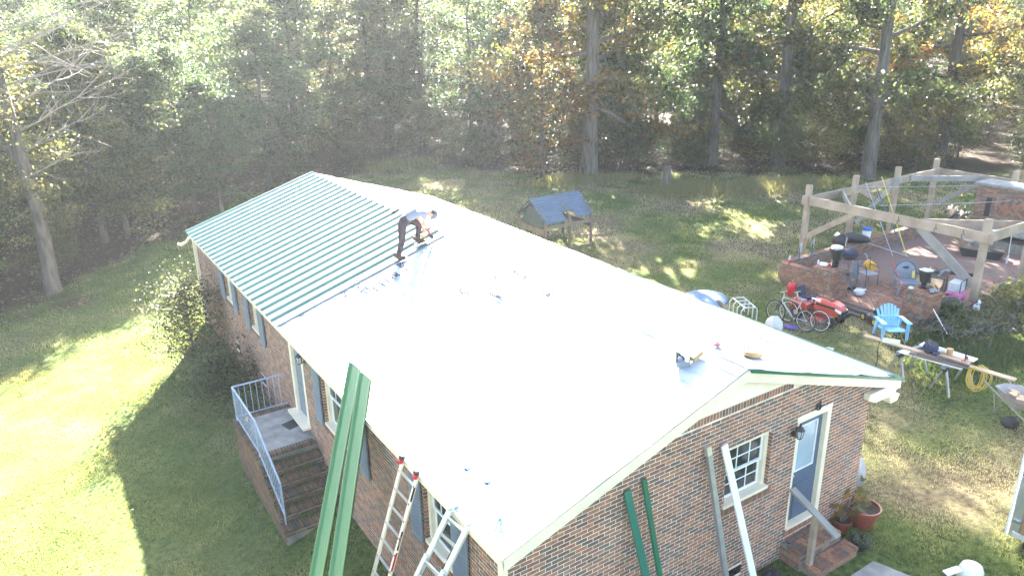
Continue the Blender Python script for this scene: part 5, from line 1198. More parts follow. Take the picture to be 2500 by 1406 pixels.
t=simple('plastic_jug','white and red plastic jug lying on the brick pier top','jug',(17.9,8.0,1.45),.6); MB().lathe([(.05,-.12),(.07,-.08),(.07,.08),(.03,.14)],n=10,M=Matrix.Rotation(PI/2,3,'X')).build('jug',M['white'],t); MB().ball((0,-.2,0),.06,8,5,(1,1,.8)).build('jug_cap',M['red'],t)
# kettle grill
t=simple('kettle_grill','round dark blue kettle grill with domed lid behind the brick pier','grill',(19.9,8.35,.44)); 
MB().lathe([(.001,.72),(.2,.74),(.29,.84),(.3,.9)],n=20).build('bowl',M['black'],t,smooth=True); MB().lathe([(.3,.91),(.27,1.0),(.17,1.09),(.001,1.12)],n=20).build('lid',M['navy'],t,smooth=True); MB().tube([(-.06,0,1.12),(0,0,1.17),(.06,0,1.12)],.012,5).build('lid_handle',M['black'],t)
for k in range(3): a=k*2*PI/3+.4; MB().tube([(.18*math.cos(a),.18*math.sin(a),.75),(.3*math.cos(a),.3*math.sin(a),0)],.014,5).build('leg',M['steel'],t)
MB().prism([(-.2,.1),(.2,.1),(.22,.7),(-.22,.7)],1,-.32,-.30).build('hanging_cloth',M['greyplastic'],t); MB().tube([(0,.2,1.15),(.05,.22,1.45),(.1,.2,1.4)],.012,5).build('tongs',M['steel'],t)
# black wire chair with yellow bucket on it
t=simple('metal_chair','black metal framed garden chair standing in front of the grill','chair',(19.9,7.55,.44),-.3)
for (x,y) in ((-.25,-.22),(.25,-.22),(-.25,.22),(.25,.22)): MB().tube([(x,y,0),(x*.95,y*.95,.42)],.012,5).build('leg',M['black'],t)
MB().box((0,0,.43),(.5,.46,.02)).build('seat',M['greyplastic'],t); MB().tube([(-.25,.22,.42),(-.26,.3,.85),(.26,.3,.85),(.25,.22,.42)],.014,5).build('backrest_frame',M['black'],t)
for sx in (-1,1): MB().tube([(sx*.26,.27,.66),(sx*.27,-.15,.66),(sx*.25,-.22,.42)],.014,5).build('armrest',M['black'],t)
t=simple('yellow_drum','yellow plastic container lying on its side behind the metal chair','container',(20.45,7.85,.95),.9); MB().lathe([(.12,-.2),(.16,-.19),(.16,.19),(.12,.2)],n=16,M=Matrix.Rotation(PI/2,3,'Y')).build('drum',M['yellow'],t); MB().torus((0,0,0),.162,.012,16,4,Matrix.Rotation(PI/2,3,'Y')).build('strap',M['tan'],t)
t=simple('hose_loop','grey cable looping from the grill down over the yellow container','cable',(20.2,8.0,1.2)); MB().tube([(0,0,.2),(.15,-.02,.15),(.1,-.1,0),(.25,-.12,-.05),(.3,-.15,-.25)],.015,5).build('cable',M['steel'],t)
t=simple('dustpan','black long handled dustpan on the patio between pier and metal chair','dustpan',(19.0,7.55,.46),.4); MB().prism([(-.15,0),(.15,0),(.15,.02),(.05,.12),(-.15,.12)],0,-.14,.14).build('pan',M['black'],t); MB().tube([(0,.05,.1),(.2,.25,.85)],.012,5).build('handle',M['black'],t)
def bag(nm,label,cat,loc,r,sc,m_,seed,extra=None):
    t=simple(nm,label,cat,loc,seed*.7); MB().ball((0,0,r*sc[2]*.9),r,14,8,sc,wob=.10,seed=seed).build('bag',m_,t,smooth=True)
    if extra: MB().ball((r*.8*sc[0],-r*.6,r*.5),r*.45,8,5,(1.3,.8,.5),wob=.2,seed=seed+1).build('coloured_patch',extra,t,smooth=True)
    return t
bag('plastic_bag','white plastic sack slumped at the foot of the brick pier on the kerb','bag',(18.75,7.1,.44),.2,(1.3,.9,.55),M['bagwhite'],1,M['tan'])
bag('rubbish_bag','black bin bag on the low wall, left of two','bag',(21.7,9.95,.93),.32,(1.0,.8,.9),M['black'],2); bag('rubbish_bag','black bin bag lying long on the low wall beside the white bucket','bag',(22.6,9.95,.93),.33,(1.9,.7,.6),M['black'],3)
t=simple('white_bucket','white bucket with a bright blue lid on the low wall','bucket',(23.0,9.6,.93)); t.location=(23.35,9.9,.93); MB().lathe([(.14,0),(.17,.42),(.18,.43)],n=18).build('bucket',M['white'],t); MB().lathe([(.19,.40),(.195,.43),(.19,.48),(.001,.49)],n=18).build('lid',M['bucketblue'],t); MB().torus((0,0,.38),.185,.006,14,4,None,PI).build('wire_handle',M['steel'],t)
def pole(nm,label,a,b,r,m_,cat='pole'):
    t=simple(nm,label,cat,a); MB().tube([Vector((0,0,0)),Vector(b)-Vector(a)],r,6).build('shaft',m_,t); return t
pole('yellow_pole','long yellow pole leaning against the back pavilion beam',(24.0,8.5,.44),(25.6,10.95,3.0),.022,M['hose']); pole('white_pole','thin white pole leaning against the back pavilion beam, left of the yellow one',(23.7,8.9,.44),(24.5,10.95,2.9),.014,M['steel']); pole('blue_pole','blue grey pole leaning behind the yellow pole',(25.0,9.3,.44),(25.3,10.95,2.6),.022,M['slate']); pole('floor_pole','pale pole lying slanted from the wall top down to the patio floor',(24.05,8.45,.46),(22.9,9.75,.98),.018,M['steel'])
# resin chair
def loft(mb,secs):
    o=len(mb.v); n_=len(secs[0])
    for s in secs: mb.v.extend([tuple(q) for q in s])
    for i in range(len(secs)-1):
        for k in range(n_): k2=(k+1)%n_; mb.f.append((o+i*n_+k,o+i*n_+k2,o+(i+1)*n_+k2,o+(i+1)*n_+k))
    mb.f.append(tuple(o+k for k in reversed(range(n_)))); q=o+(len(secs)-1)*n_; mb.f.append(tuple(q+k for k in range(n_)))
def adirondack(label,loc,rz,m_,nm='adirondack_chair'):
    t=simple(nm,label,'chair',loc,rz)   # faces -y
    for k in range(7):
        x=-.27+k*.09; top=.98-.012*(k-3)**2*1.6; w=.078
        a=Vector((x*.78,.18,.33)); b=Vector((x*1.12,.42,top)); MB().bar(a,b,w*.85,.018,up=(0,1,.3)).build('back_slat',m_,t)
    for z,y in ((.62,.30),(.36,.20)): MB().bar((-.27,y+.02,z),(.27,y+.02,z),.05,.03).build('back_cross_rail',m_,t)
    for k in range(5): y=-.28+k*.105; z=.39-.02*k+(.0 if k else -.02); MB().box((0,y,z),(.5,.097,.02)).build('seat_slat',m_,t)
    for sx in (-1,1):
        MB().prism([(-.34,.60),(-.30,.62),(.34,.60),(.34,.575),(-.3,.585)],0,sx*.36-.065,sx*.36+.065).build('armrest',m_,t)
        MB().prism([(-.30,.59),(-.17,.59),(-.19,.3),(-.24,0),(-.30,0)],0,sx*.35-.02,sx*.35+.03).build('leg',m_,t)
        MB().prism([(.14,.58),(.30,.58),(.42,0),(.35,0)],0,sx*.33-.02,sx*.33+.025).build('leg',m_,t)
        MB().prism([(-.26,.36),(.3,.26),(.3,.31),(-.26,.40)],0,sx*.27-.015,sx*.27+.015).build('side_rail',m_,t)
    return t
adirondack('bright sky blue slatted plastic garden chair on the back lawn',(16.45,4.55,.3),-.62,M['skyblue'])
t=simple('resin_armchair','dark and light grey resin armchair on the patio behind the pier','chair',(20.2,6.3,.44),-.75)
MB().prism([(-.3,.38),(.28,.38),(.28,.43),(-.3,.43)],0,-.28,.28).build('seat',M['greyplastic'],t)
b=MB(); nb_=9
for i in range(nb_):
    a0_=PI*i/nb_; a1_=PI*(i+1)/nb_
    b.add([(-.33*math.cos(a0_),.28,.45),(-.33*math.cos(a1_),.28,.45),(-.33*math.cos(a1_),.40,.62+.36*math.sin(a1_)),(-.33*math.cos(a0_),.40,.62+.36*math.sin(a0_)),(-.33*math.cos(a0_),.32,.45),(-.33*math.cos(a1_),.32,.45),(-.33*math.cos(a1_),.44,.62+.36*math.sin(a1_)),(-.33*math.cos(a0_),.44,.62+.36*math.sin(a0_))],[(0,1,2,3),(7,6,5,4),(3,2,6,7)])
b.build('backrest',M['greyplastic'],t); MB().tube([(-.34*math.cos(PI*i/10),.42,.62+.38*math.sin(PI*i/10)) for i in range(11)],.035,6).build('back_rim',M['slate'],t); MB().ball((0,.36,.78),.09,10,6,(1.3,.3,.6)).build('back_opening',M['black'],t,smooth=True)
for sx in (-1,1):
    MB().tube([(sx*.34,.40,.64),(sx*.38,.1,.66),(sx*.38,-.28,.62)],.045,6).build('armrest',M['slate'],t)
    for y in (-.28,.26): MB().bar((sx*.31,y,.4),(sx*.36,y*1.15,0),.06,.05).build('leg',M['greyplastic'],t)
    MB().bar((sx*.37,-.27,.4),(sx*.38,-.27,.62),.06,.05).build('arm_support',M['greyplastic'],t)
# pot, magazines etc on pier 2
t=simple('black_planter','black planter on the second brick pier with a grey cloth in its mouth','plant pot',(18.72,5.0,1.32)); MB().lathe([(.13,0),(.16,.03),(.08,.07),(.08,.14),(.13,.2),(.19,.5),(.22,.52),(.22,.56),(.19,.56)],n=16).build('planter',M['black'],t); MB().ball((0,0,.56),.19,10,5,(1,1,.25),wob=.2).build('grey_cloth',M['clearish'],t)
t=simple('tool_heap','heap of striped cloths and black tools on the second brick pier','tools',(18.6,4.6,1.32)); MB().ball((0,0,.04),.16,10,5,(1.3,.8,.3),wob=.25,seed=6).build('striped_cloth',M['greyplastic'],t)
for k in range(5): MB().bar((-.2+.07*k,-.1,.03+.02*k),(.1+.05*k,.12,.05+.02*k),.03,.02).build('hand_tool',M['black'] if k%2 else M['tan'],t)
bag('crumpled_paper','crumpled white paper on the corner of the second brick pier','paper',(18.2,5.1,1.33),.08,(1,1,.7),M['bagwhite'],7)
pole('red_rod','thin red rod leaning over the resin armchair',(19.2,5.9,1.0),(20.2,6.9,1.35),.012,M['red'])
# heap of clutter behind pier 2
t=simple('folding_table','small dark table heaped with boards and tools behind the second pier','table',(20.9,5.7,.44),.35)
MB().box((0,0,.68),(.9,.6,.04)).build('tabletop',M['wooddark'],t)
for x in (-.4,.4):
    for y in (-.25,.25): MB().box((x,y,.33),(.05,.05,.66)).build('leg',M['wooddark'],t)
rj=random.Random(17)
for k in range(9):
    a=rj.uniform(0,3); MB().bar((rj.uniform(-.4,.1),rj.uniform(-.25,.25),.72+.03*k*.5),(rj.uniform(.1,.6),rj.uniform(-.3,.3),.74+.03*k*.5),rj.uniform(.03,.09),.025).build('tool',M[rj.choice(['black','wooddark','greyplastic','tan'])],t)
for k,(a,b_,mm,lb) in enumerate((((20.6,6.9,.95),(23.0,6.0,.72),'wooddark','long dark beam resting across the patio clutter, left one'),((21.6,6.6,.9),(23.4,5.6,.62),'black','long black beam resting across the patio clutter, right one'))):
    t=simple('dark_beam',lb,'beam',a); MB().bar((0,0,0),Vector(b_)-Vector(a),.16,.12).build('beam',M[mm],t)
t=simple('plywood_sheet','warped tan plywood sheet leaning over the patio clutter','plywood',(21.5,6.2,.5),.3); MB().prism([(-.5,.1),(.4,.35),(.5,.36),(-.4,.08)],1,-.4,.4).build('sheet',M['lumber'],t)
t=simple('yellow_box','small yellow packet between the planter and the dark beam','packet',(20.3,6.2,1.0),.5); MB().box((0,0,.1),(.14,.08,.24),M=Matrix.Rotation(.4,3,'Y')).build('packet',M['hose'],t)
t=simple('pink_tote','pink plastic storage box under the grey lidded tote by the corner post','storage box',(20.75,4.95,.3),.15); MB().prism([(-.25,0),(.25,0),(.3,.42),(-.3,.42)],1,-.2,.2).box((0,-.0,.44),(.64,.46,.04)).build('box',M['pink'],t); MB().box((0,-.22,.26),(.2,.02,.05)).build('handle',M['black'],t)
t=simple('grey_tote','pale grey lidded tote with a black wire handle on the pink box','storage box',(20.8,5.0,.78),.15); MB().prism([(-.22,0),(.22,0),(.26,.3),(-.26,.3)],1,-.18,.18).build('tote',M['clearish'],t); MB().tube([(-.26,-.2,.02),(-.26,-.2,.38),(.26,-.2,.38),(.26,-.2,.05)],.016,5).build('wire_handle',M['black'],t)
t=simple('black_drum','black ribbed plastic barrel lying in the brambles beside the second pier','barrel',(19.75,4.75,.62),-.45); b=MB(); b.lathe([(.17,-.38),(.2,-.37),(.21,-.2),(.2,-.19),(.21,0),(.2,.01),(.21,.2),(.2,.37),(.17,.38)],n=16,M=Matrix.Rotation(PI/2,3,'Y')); b.build('barrel',M['black'],t)
t=simple('cat_statue','small white sitting cat statue at the foot of the corner post','statue',(20.75,4.25,.3),.2); MB().ball((0,.02,.12),.1,10,7,(.8,.9,1.2)).ball((0,-.04,.3),.065,10,7).lathe([(.02,0),(.001,.05)],(-.035,-.04,.35),5).lathe([(.02,0),(.001,.05)],(.035,-.04,.35),5).tube([(-.04,-.07,.02),(-.04,-.06,.2)],.022,6).tube([(.04,-.07,.02),(.04,-.06,.2)],.022,6).build('cat_figure',M['white'],t,smooth=True)
t=simple('snow_shovel','grey handled shovel standing on the patio before the hearth','shovel',(26.2,5.9,.44),.2); MB().tube([(0,0,.3),(.25,.1,1.35)],.016,6).torus((.27,.1,1.43),.06,.014,10,4,Matrix.Rotation(PI/2,3,'X')).build('handle',M['steel'],t); MB().prism([(-.12,0),(.12,0),(.1,.3),(-.1,.3)],1,-.01,.02).build('blade',M['clearish'],t)
t=simple('fire_trough','black metal trough on the patio floor in front of the hearth','trough',(26.3,6.9,.44),-1.2); MB().prism([(-.6,0),(.6,0),(.75,.3),(-.75,.3)],1,-.25,.25).build('trough',M['black'],t)
t=simple('enamel_basin','pale blue enamel basin hanging below the pavilion corner brace','basin',(22.4,5.6,2.0)); MB().lathe([(.1,0),(.2,.1),(.23,.11),(.19,.12)],n=16).build('basin',M['clearish'],t); MB().tube([(0,0,.12),(0,0,.5)],.01,4).build('hanger',M['steel'],t)
t=simple('hanging_plant','withered hanging plant below the long front pavilion beam','plant',(22.6,6.0,1.7)); sprigs(t,10,.5,.15,M['leaf_pale'],9,.08,0)
# firewood / brush pile by fireplace
t=simple('wood_pile','pile of split logs and branches left of the brick fireplace','wood pile',(30.5,10.2,.3),.3)
rj=random.Random(5)
for k in range(34): z=.08+.11*(k//8); a=Vector((rj.uniform(-.8,.7),rj.uniform(-.4,.4),z+rj.uniform(0,.1))); MB().tube([a,a+Vector((rj.uniform(.3,.9),rj.uniform(-.4,.4),rj.uniform(-.05,.35)))],rj.uniform(.025,.07),6).build('log',M['bark'] if k%3 else M['lumber'],t)
for k,(lb,x,y) in enumerate((('white painted plank standing against the right pavilion post',24.0,4.25),)):
    t=simple('white_plank',lb,'plank',(x,y,.3),.4); MB().bar((0,0,0.3),(.15,.1,1.05),.22,.04,up=(0,1,0)).build('plank',M['white'],t)
t=simple('driftwood_heap','heap of pale weathered sticks at the foot of the right pavilion post','sticks',(23.3,4.4,.35))
for k in range(14): a=Vector((rj.uniform(-.5,.4),rj.uniform(-.3,.3),rj.uniform(.05,.4))); MB().tube([a,a+Vector((rj.uniform(-.2,.5),rj.uniform(-.3,.3),rj.uniform(-.1,.2)))],rj.uniform(.02,.05),5).build('stick',M['twig'],t)
# ---------------------------------------------------------------- red fuel can
t=simple('fuel_can','red plastic petrol can with a green nozzle on the grass by the brick pier','fuel can',(17.25,8.65,.33),.4)
b=MB(); loft(b,[[(x*s,y*s2,z) for (x,y) in ((-.16,-.12),(0,-.15),(.16,-.12),(.19,0),(.16,.12),(0,.15),(-.16,.12),(-.19,0))] for (z,s,s2) in ((0,.9,.9),(.04,1,1),(.30,1,1),(.38,.8,.8),(.40,.5,.5))]); b.build('can_body',M['red'],t,smooth=False)
MB().tube([(-.1,0,.36),(-.08,0,.46),(.06,0,.46),(.08,0,.38)],.02,6).build('handle',M['red'],t); MB().tube([(.1,0,.38),(.12,0,.47),(.2,0,.52)],.022,6).build('nozzle',mat('green_nozzle',(.03,.28,.06),.4),t)
# ---------------------------------------------------------------- riding mower (faces -y)
mw=simple('riding_mower','red orange riding lawn mower with black seat parked behind the bicycles','lawn mower',(16.0,6.62,.3),.10); mw.scale=(.84,.8,.84)
b=MB(); loft(b,[[(-.25*w,y,.42),(-.26*w,y,h-.12),(-.2*w,y,h),(.2*w,y,h),(.26*w,y,h-.12),(.25*w,y,.42)] for (y,w,h) in ((.15,1.05,.98),(-.2,1.05,.96),(-.6,1.0,.90),(-.85,.85,.82),(-.95,.6,.70))]); b.build('hood',M['orange'],mw,bevel=.015)
MB().prism([(-.30,.40),(.30,.40),(.28,.56),(-.28,.56)],1,-1.06,-.86).box((0,-.97,.60),(.34,.06,.1)).build('bumper',M['black'],mw)
for sx in (-1,1): MB().prism([(-.93,.66),(-.70,.74),(-.70,.66),(-.92,.58)],0,sx*.225-.035,sx*.225+.035).build('headlight',M['white'],mw)
b=MB()
for k in range(4): b.box((0,.05-.16*k,.985-.012*k-(.012 if k>2 else 0)),(.24,.11,.03))
b.build('hood_vent',M['black'],mw); MB().box((-.27,-.25,.74),(.01,.9,.07)).box((.27,-.25,.74),(.01,.9,.07)).build('side_stripe',M['black'],mw); MB().box((-.272,.0,.86),(.006,.22,.035)).build('white_badge',M['white'],mw)
b=MB(); loft(b,[[(-.42,y,z0),(-.44,y,z1),(.44,y,z1),(.42,y,z0)] for (y,z0,z1) in ((.35,.38,.62),(.55,.42,.74),(1.0,.42,.76),(1.12,.45,.66))]); b.build('rear_fender',M['orange'],mw,bevel=.02); MB().box((0,.25,.42),(.6,.5,.06)).box((0,.2,.7),(.3,.16,.5)).build('chassis',M['black'],mw)
b=MB(); loft(b,[[(-.2,y,z),(-.22,y,z+.1),(.22,y,z+.1),(.2,y,z)] for (y,z) in ((.45,.76),(.78,.74))]); loft(b,[[(-.2,y-.05,z),(-.22,y+.05,z),(.22,y+.05,z),(.2,y-.05,z)] for (y,z) in ((.82,.78),(.9,1.0),(.93,1.18))]); b.build('seat',M['navy'],mw,bevel=.03)
MB().torus((0,.28,1.06),.17,.018,20,6,Matrix.Rotation(.5,3,'X')).tube([(0,.28,1.06),(0,.18,.85)],.025,6).bar((-.16,.28,1.06),(.16,.28,1.06),.03,.015).build('steering_wheel',M['black'],mw)
MB().lathe([(.3,0),(.45,.02),(.45,.12),(.35,.18)],(0,-.05,.1),16,sq=(1.1,.8)).build('mower_deck',M['orange'],mw)
def wheel(par,c,R_,W_,m_hub,nm='wheel'):
    Mx=Matrix.Rotation(PI/2,3,'Y'); b=MB(); b.torus(c,R_-W_*.4,W_*.5,20,8,Mx); w=b.build(nm,M['rubber'],par,smooth=True); MB().lathe([(.02,-W_*.3),(R_*.6,-W_*.28),(R_*.6,W_*.28),(.02,W_*.3)],c,14,M=Mx).build('rim',m_hub,w); return w
for sx in (-1,1): wheel(mw,(sx*.36,-.62,.19),.19,.15,M['steel']); wheel(mw,(sx*.4,.78,.27),.27,.22,M['steel'])
# ---------------------------------------------------------------- bicycles (face +y)
def bike(label,loc,rz,lean,fm,rimm,saddle,front_fat):
    t=simple('bicycle',label,'bicycle',loc,rz); t.rotation_euler=(0,lean,rz); WB=.53; R_=.34
    MX=Matrix.Rotation(PI/2,3,'Y')
    for y,nm in ((-WB,'rear_wheel'),(WB,'front_wheel')):
        tw=.03 if front_fat else .016
        w=MB().torus((0,y,R_),R_-.01,tw*.8,28,6,MX).build(nm,M['rubber'],t,smooth=True); MB().torus((0,y,R_),R_-.04,.012,28,5,MX).build('rim',rimm,w,smooth=True)
        s=MB()
        for k in range(14): a=k*2*PI/14; s.tube([(.02*(-1)**k,y,R_),(0,y+(R_-.04)*math.cos(a),R_+(R_-.04)*math.sin(a))],.0035,3,cap=False)
        s.tube([(-.05,y,R_),(.05,y,R_)],.02,6); s.build('spokes',M['steel'],w)
    bbk=(0,-.1,.30); hd0=(0,.33,.86); hd1=(0,.37,.72); st_=(0,-.27,.82)
    f=MB()
    for a,b_,r0 in ((bbk,hd1,.02),(bbk,st_,.016),(st_,hd0,.017),(hd0,hd1,.02),(bbk,(0,-WB,R_),.012),((0,-.25,.74),(0,-WB,R_),.011)): f.tube([a,b_],r0,6)
    f.build('frame',fm,t)
    MB().tube([hd1,(.0,.40,.66)],.022,6).tube([(.05,.41,.64),(.055,WB,R_)],.014 if not front_fat else .02,6).tube([(-.05,.41,.64),(-.055,WB,R_)],.014 if not front_fat else .02,6).bar((-.06,.405,.65),(.06,.405,.65),.03,.03).build('fork',M['black'] if front_fat else fm,t)
    MB().tube([(0,-.27,.82),(0,-.3,.95)],.013,6).build('seat_post',M['steel'],t); b=MB(); loft(b,[[(-w,y,.95),(-w*.8,y,.98),(w*.8,y,.98),(w,y,.95)] for (y,w) in ((-.42,.07),(-.36,.08),(-.25,.04),(-.14,.018))]); b.build('saddle',saddle,t)
    MB().tube([hd0,(0,.33,.96),(0,.40,1.0)],.014,6).tube([(-.28,.33,1.02),(-.1,.4,1.0),(.1,.4,1.0),(.28,.33,1.02)],.012,6).build('handlebar',M['steel'],t)
    for sx in (-1,1): MB().tube([(sx*.20,.36,1.015),(sx*.29,.325,1.022)],.02,6).build('grip',M['black'],t)
    MB().torus((.04,-.1,.30),.085,.008,16,4,MX).tube([(.05,-.1,.3),(.06,-.02,.17)],.01,5).tube([(-.05,-.1,.3),(-.06,-.18,.43)],.01,5).bar((.06,-.02,.17),(.14,-.02,.17),.06,.02).bar((-.06,-.18,.43),(-.14,-.18,.43),.06,.02).build('crankset',M['black'],t)
    return t
bike('grey mountain bicycle with a black front fork leaning in front of the mower',(14.86,6.9,.3),.06,.10,M['steel'],M['steel'],M['greyplastic'],True)
bike('dark red bicycle with a white saddle between the grey bicycle and the mower',(15.18,6.65,.3),.10,.12,mat('dark_red_frame',(.25,.03,.03),.35),M['aluwhite'],M['white'],False)
bag('white_rubbish_bag','full white bin bag with a green patch at the roof edge by the bicycles','bag',(13.95,6.75,.3),.31,(.95,.8,1.0),M['bagwhite'],11,mat('green_patch',(.02,.14,.10),.5))
bag('purple_cloth','purple cloth lying on the grass under the bicycles','cloth',(14.75,6.75,.3),.2,(1.1,.8,.3),mat('purple_cloth',(.10,.08,.26),.9),12)
bag('pale_rag','pale crumpled plastic on the grass beyond the roof edge','rag',(14.2,5.1,.3),.17,(1.4,.7,.3),M['clearish'],13)
# blue tarp and white rack past the roof edge
t=simple('blue_tarpaulin','blue grey tarpaulin spread over a low heap beyond the roof edge','tarpaulin',(14.3,10.0,.3),.3); MB().ball((0,0,.0),.9,20,8,(1.3,.9,.2),wob=.04,seed=2).build('tarpaulin',mat('tarp_blue',(.16,.24,.45),.45,bump=.3,bscale=6),t,smooth=True)
t=simple('white_rack','white metal tube rack lying on the grass beyond the roof edge','rack',(14.15,8.3,.3),-.45)
for k in range(4): y=-.45+k*.3; MB().tube([(-.1,y,0),(-.1,y,.4),(0,y,.5),(.35,y,.5),(.42,y,.42),(.42,y,0)],.02,6).build('hoop',M['clearish'],t)
MB().tube([(0,-.45,.5),(0,.45,.5)],.02,6).tube([(.35,-.45,.5),(.35,.45,.5)],.02,6).build('rack_rail',M['clearish'],t)
t=simple('brown_timber','angled brown timber on the grass between the tarpaulin and white rack','timber',(14.4,9.2,.36),.2); MB().bar((-.3,-.5,0),(.2,.3,.05),.14,.06).build('timber',M['wooddark'],t)
# push mower
t=simple('push_mower','push mower with a long folding handle and yellow wheels behind the blue chair','lawn mower',(17.3,5.55,.3),-.35)
MB().lathe([(.25,.1),(.3,.12),(.3,.22),(.18,.3)],n=14,sq=(.8,1)).lathe([(.12,.3),(.12,.42),(.08,.45)],n=12).build('mower_body',M['black'],t)
for sx in (-1,1):
    for y in (-.26,.26): w=MB().torus((sx*.26,y,.12),.1,.025,14,6,Matrix.Rotation(PI/2,3,'Y')).build('wheel',M['rubber'],t); MB().lathe([(.01,-.02),(.075,-.02),(.075,.02),(.01,.02)],(sx*.26,y,.12),12,M=Matrix.Rotation(PI/2,3,'Y')).build('hub',M['hose'],w)
    MB().tube([(sx*.22,.25,.25),(sx*.23,.9,.75),(sx*.23,1.55,1.05)],.013,6).build('handle_tube',M['slate'],t)
MB().bar((-.23,.9,.75),(.23,.9,.75),.04,.03).build('handle_crossbar',M['aluwhite'],t); MB().tube([(-.23,1.55,1.05),(-.15,1.62,1.1),(.15,1.62,1.1),(.23,1.55,1.05)],.014,6).ball((0,1.55,1.08),.08,8,6,(1.2,.8,.8)).build('handle_grip',M['black'],t)
# ---------------------------------------------------------------- saw horses and boards
def horse(label,c,rz):
    t=simple('saw_horse',label,'saw horse',(c[0],c[1],.3),rz); MB().box((0,0,.72),(.10,.95,.09)).build('top_beam',M['greyplastic'],t)
    for sy in (-1,1):
        MB().box((0,sy*.38,.66),(.14,.1,.12)).build('hinge_block',M['black'],t)
        for sx in (-1,1): MB().bar((sx*.03,sy*.38,.68),(sx*.28,sy*.44,0),.045,.045).build('leg',M['steel'],t)
    return t
horse('grey folding saw horse under the boards, nearer the blue chair',(14.62,2.95,0),1.1+PI/2-1.05); horse('grey folding saw horse under the boards, nearer the yellow hose',(14.72,1.82,0),.1)
for h_ in [o for o in COL.objects if o.name.startswith('saw_horse')]: h_.rotation_euler=(0,0,PI/2-.18)
tz=1.075
def board(label,a,b,w,h,m_,nm='plank'):
    t=simple(nm,label,'plank',a); MB().bar((0,0,0),Vector(b)-Vector(a),w,h).build('board',m_,t); return t
board('long pale plank with both ends overhanging the saw horses',(14.35,4.12,tz+.02),(14.82,.48,tz+.02),.19,.035,M['lumber'])
board('white faced board on the saw horses, along the near edge',(14.22,3.0,tz),(14.5,1.55,tz),.22,.03,M['white'])
board('white faced board on the saw horses, along the back edge',(15.1,2.95,tz),(15.2,1.6,tz),.26,.03,M['white'])
board('wide pale board in the middle of the saw horses',(14.75,2.7,tz+.0),(14.95,1.6,tz+.0),.25,.03,M['lumber'])
for k,(a,b_,w_,lb) in enumerate((((14.18,2.75,tz+.05),(14.5,1.45,tz+.045),.16,'dark brown siding strip lying front-most on the saw horses'),((14.3,2.6,tz+.075),(14.62,1.5,tz+.06),.12,'dark brown siding strip lying second on the saw horses'),((14.5,2.2,tz+.10),(14.58,1.45,tz+.08),.1,'short reddish brown strip lying across the dark strips'))):
    board(lb,a,b_,w_,.02,M['wooddark'],'siding_strip')
t=simple('paper_sheet','pale green paper sheet lying over the long plank near the blue chair','paper',(14.52,3.45,tz+.045),.5); MB().box((0,0,0),(.34,.42,.006)).build('sheet',mat('pale_green_paper',(.42,.46,.33),.7),t)
t=simple('tool_holdall','dark navy tool holdall full of tools standing on the boards','bag',(14.72,2.52,tz+.03),.4); MB().ball((0,0,.12),.25,14,8,(1.1,.75,.55),wob=.1,seed=21).build('holdall',M['navy'],t,smooth=True); MB().ball((-.2,-.15,.05),.14,8,6,(1,.7,.6),wob=.15,seed=22).build('side_pocket',M['navy'],t,smooth=True)
for k in range(6): MB().bar((-.15+.05*k,-.05,.2),(-.1+.06*k,.08,.27),.03,.03).build('tool',M['black'] if k%2 else M['wooddark'],t)
t=simple('tape_roll','tan paper roll standing beside the navy holdall','roll',(14.98,2.15,tz+.02),.3); MB().lathe([(.08,0),(.08,.16),(.04,.16)],n=14).build('roll',M['tan'],t)
bag('clear_wrap','crumpled clear plastic wrap beside the tan roll','plastic wrap',(14.95,2.4,tz+.02),.12,(1.3,.8,.4),M['clearish'],25)
t=simple('bar_clamp','black bar clamp with orange handle gripping the boards upright','clamp',(14.9,1.72,tz)); MB().bar((0,0,-.1),(.01,.0,.38),.03,.012).box((.05,0,.1),(.12,.03,.05)).build('clamp_bar',M['black'],t); MB().bar((-.12,.02,.06),(.12,-.02,.06),.035,.03).build('clamp_handle',M['orange'],t)
hs=simple('yellow_hose','coil of pale yellow air hose hanging over the long plank','hose',(14.72,1.28,tz+.04))
rj=random.Random(31)
for k in range(8):
    w=rj.uniform(.10,.25); dpt=rj.uniform(.5,.78); o_=rj.uniform(-.10,.12); sx=rj.uniform(-.1,.08)
    pts=[]
    for i in range(19):
        a=2*PI*i/18; pts.append((-.12*math.cos(a*.5)+sx,o_+w*math.sin(a),.03-dpt*(1-math.cos(a))/2+rj.uniform(-.006,.006)))
    MB().tube(pts,.011,5).build('hose_loop',M['hose'],hs)
cb=simple('black_cable','black power cable hanging from the long plank down to the grass','cable',(14.5,3.75,tz)); MB().tube([(.1,.3,.03),(.05,.05,.08),(-.1,-.08,.05),(-.14,-.05,-.2),(-.15,-.1,-.6),(-.2,-.1,-.77),(-.3,-.5,-.77)],.012,5).build('cable',M['black'],cb)
tag(MB().tube([(13.3,1.2,.31),(13.8,1.6,.31),(14.4,1.4,.31),(14.9,1.7,.31),(14.6,2.3,.31)],.012,5).build('ground_cable',M['black']),'black cable snaking through the grass under the saw horses','cable')
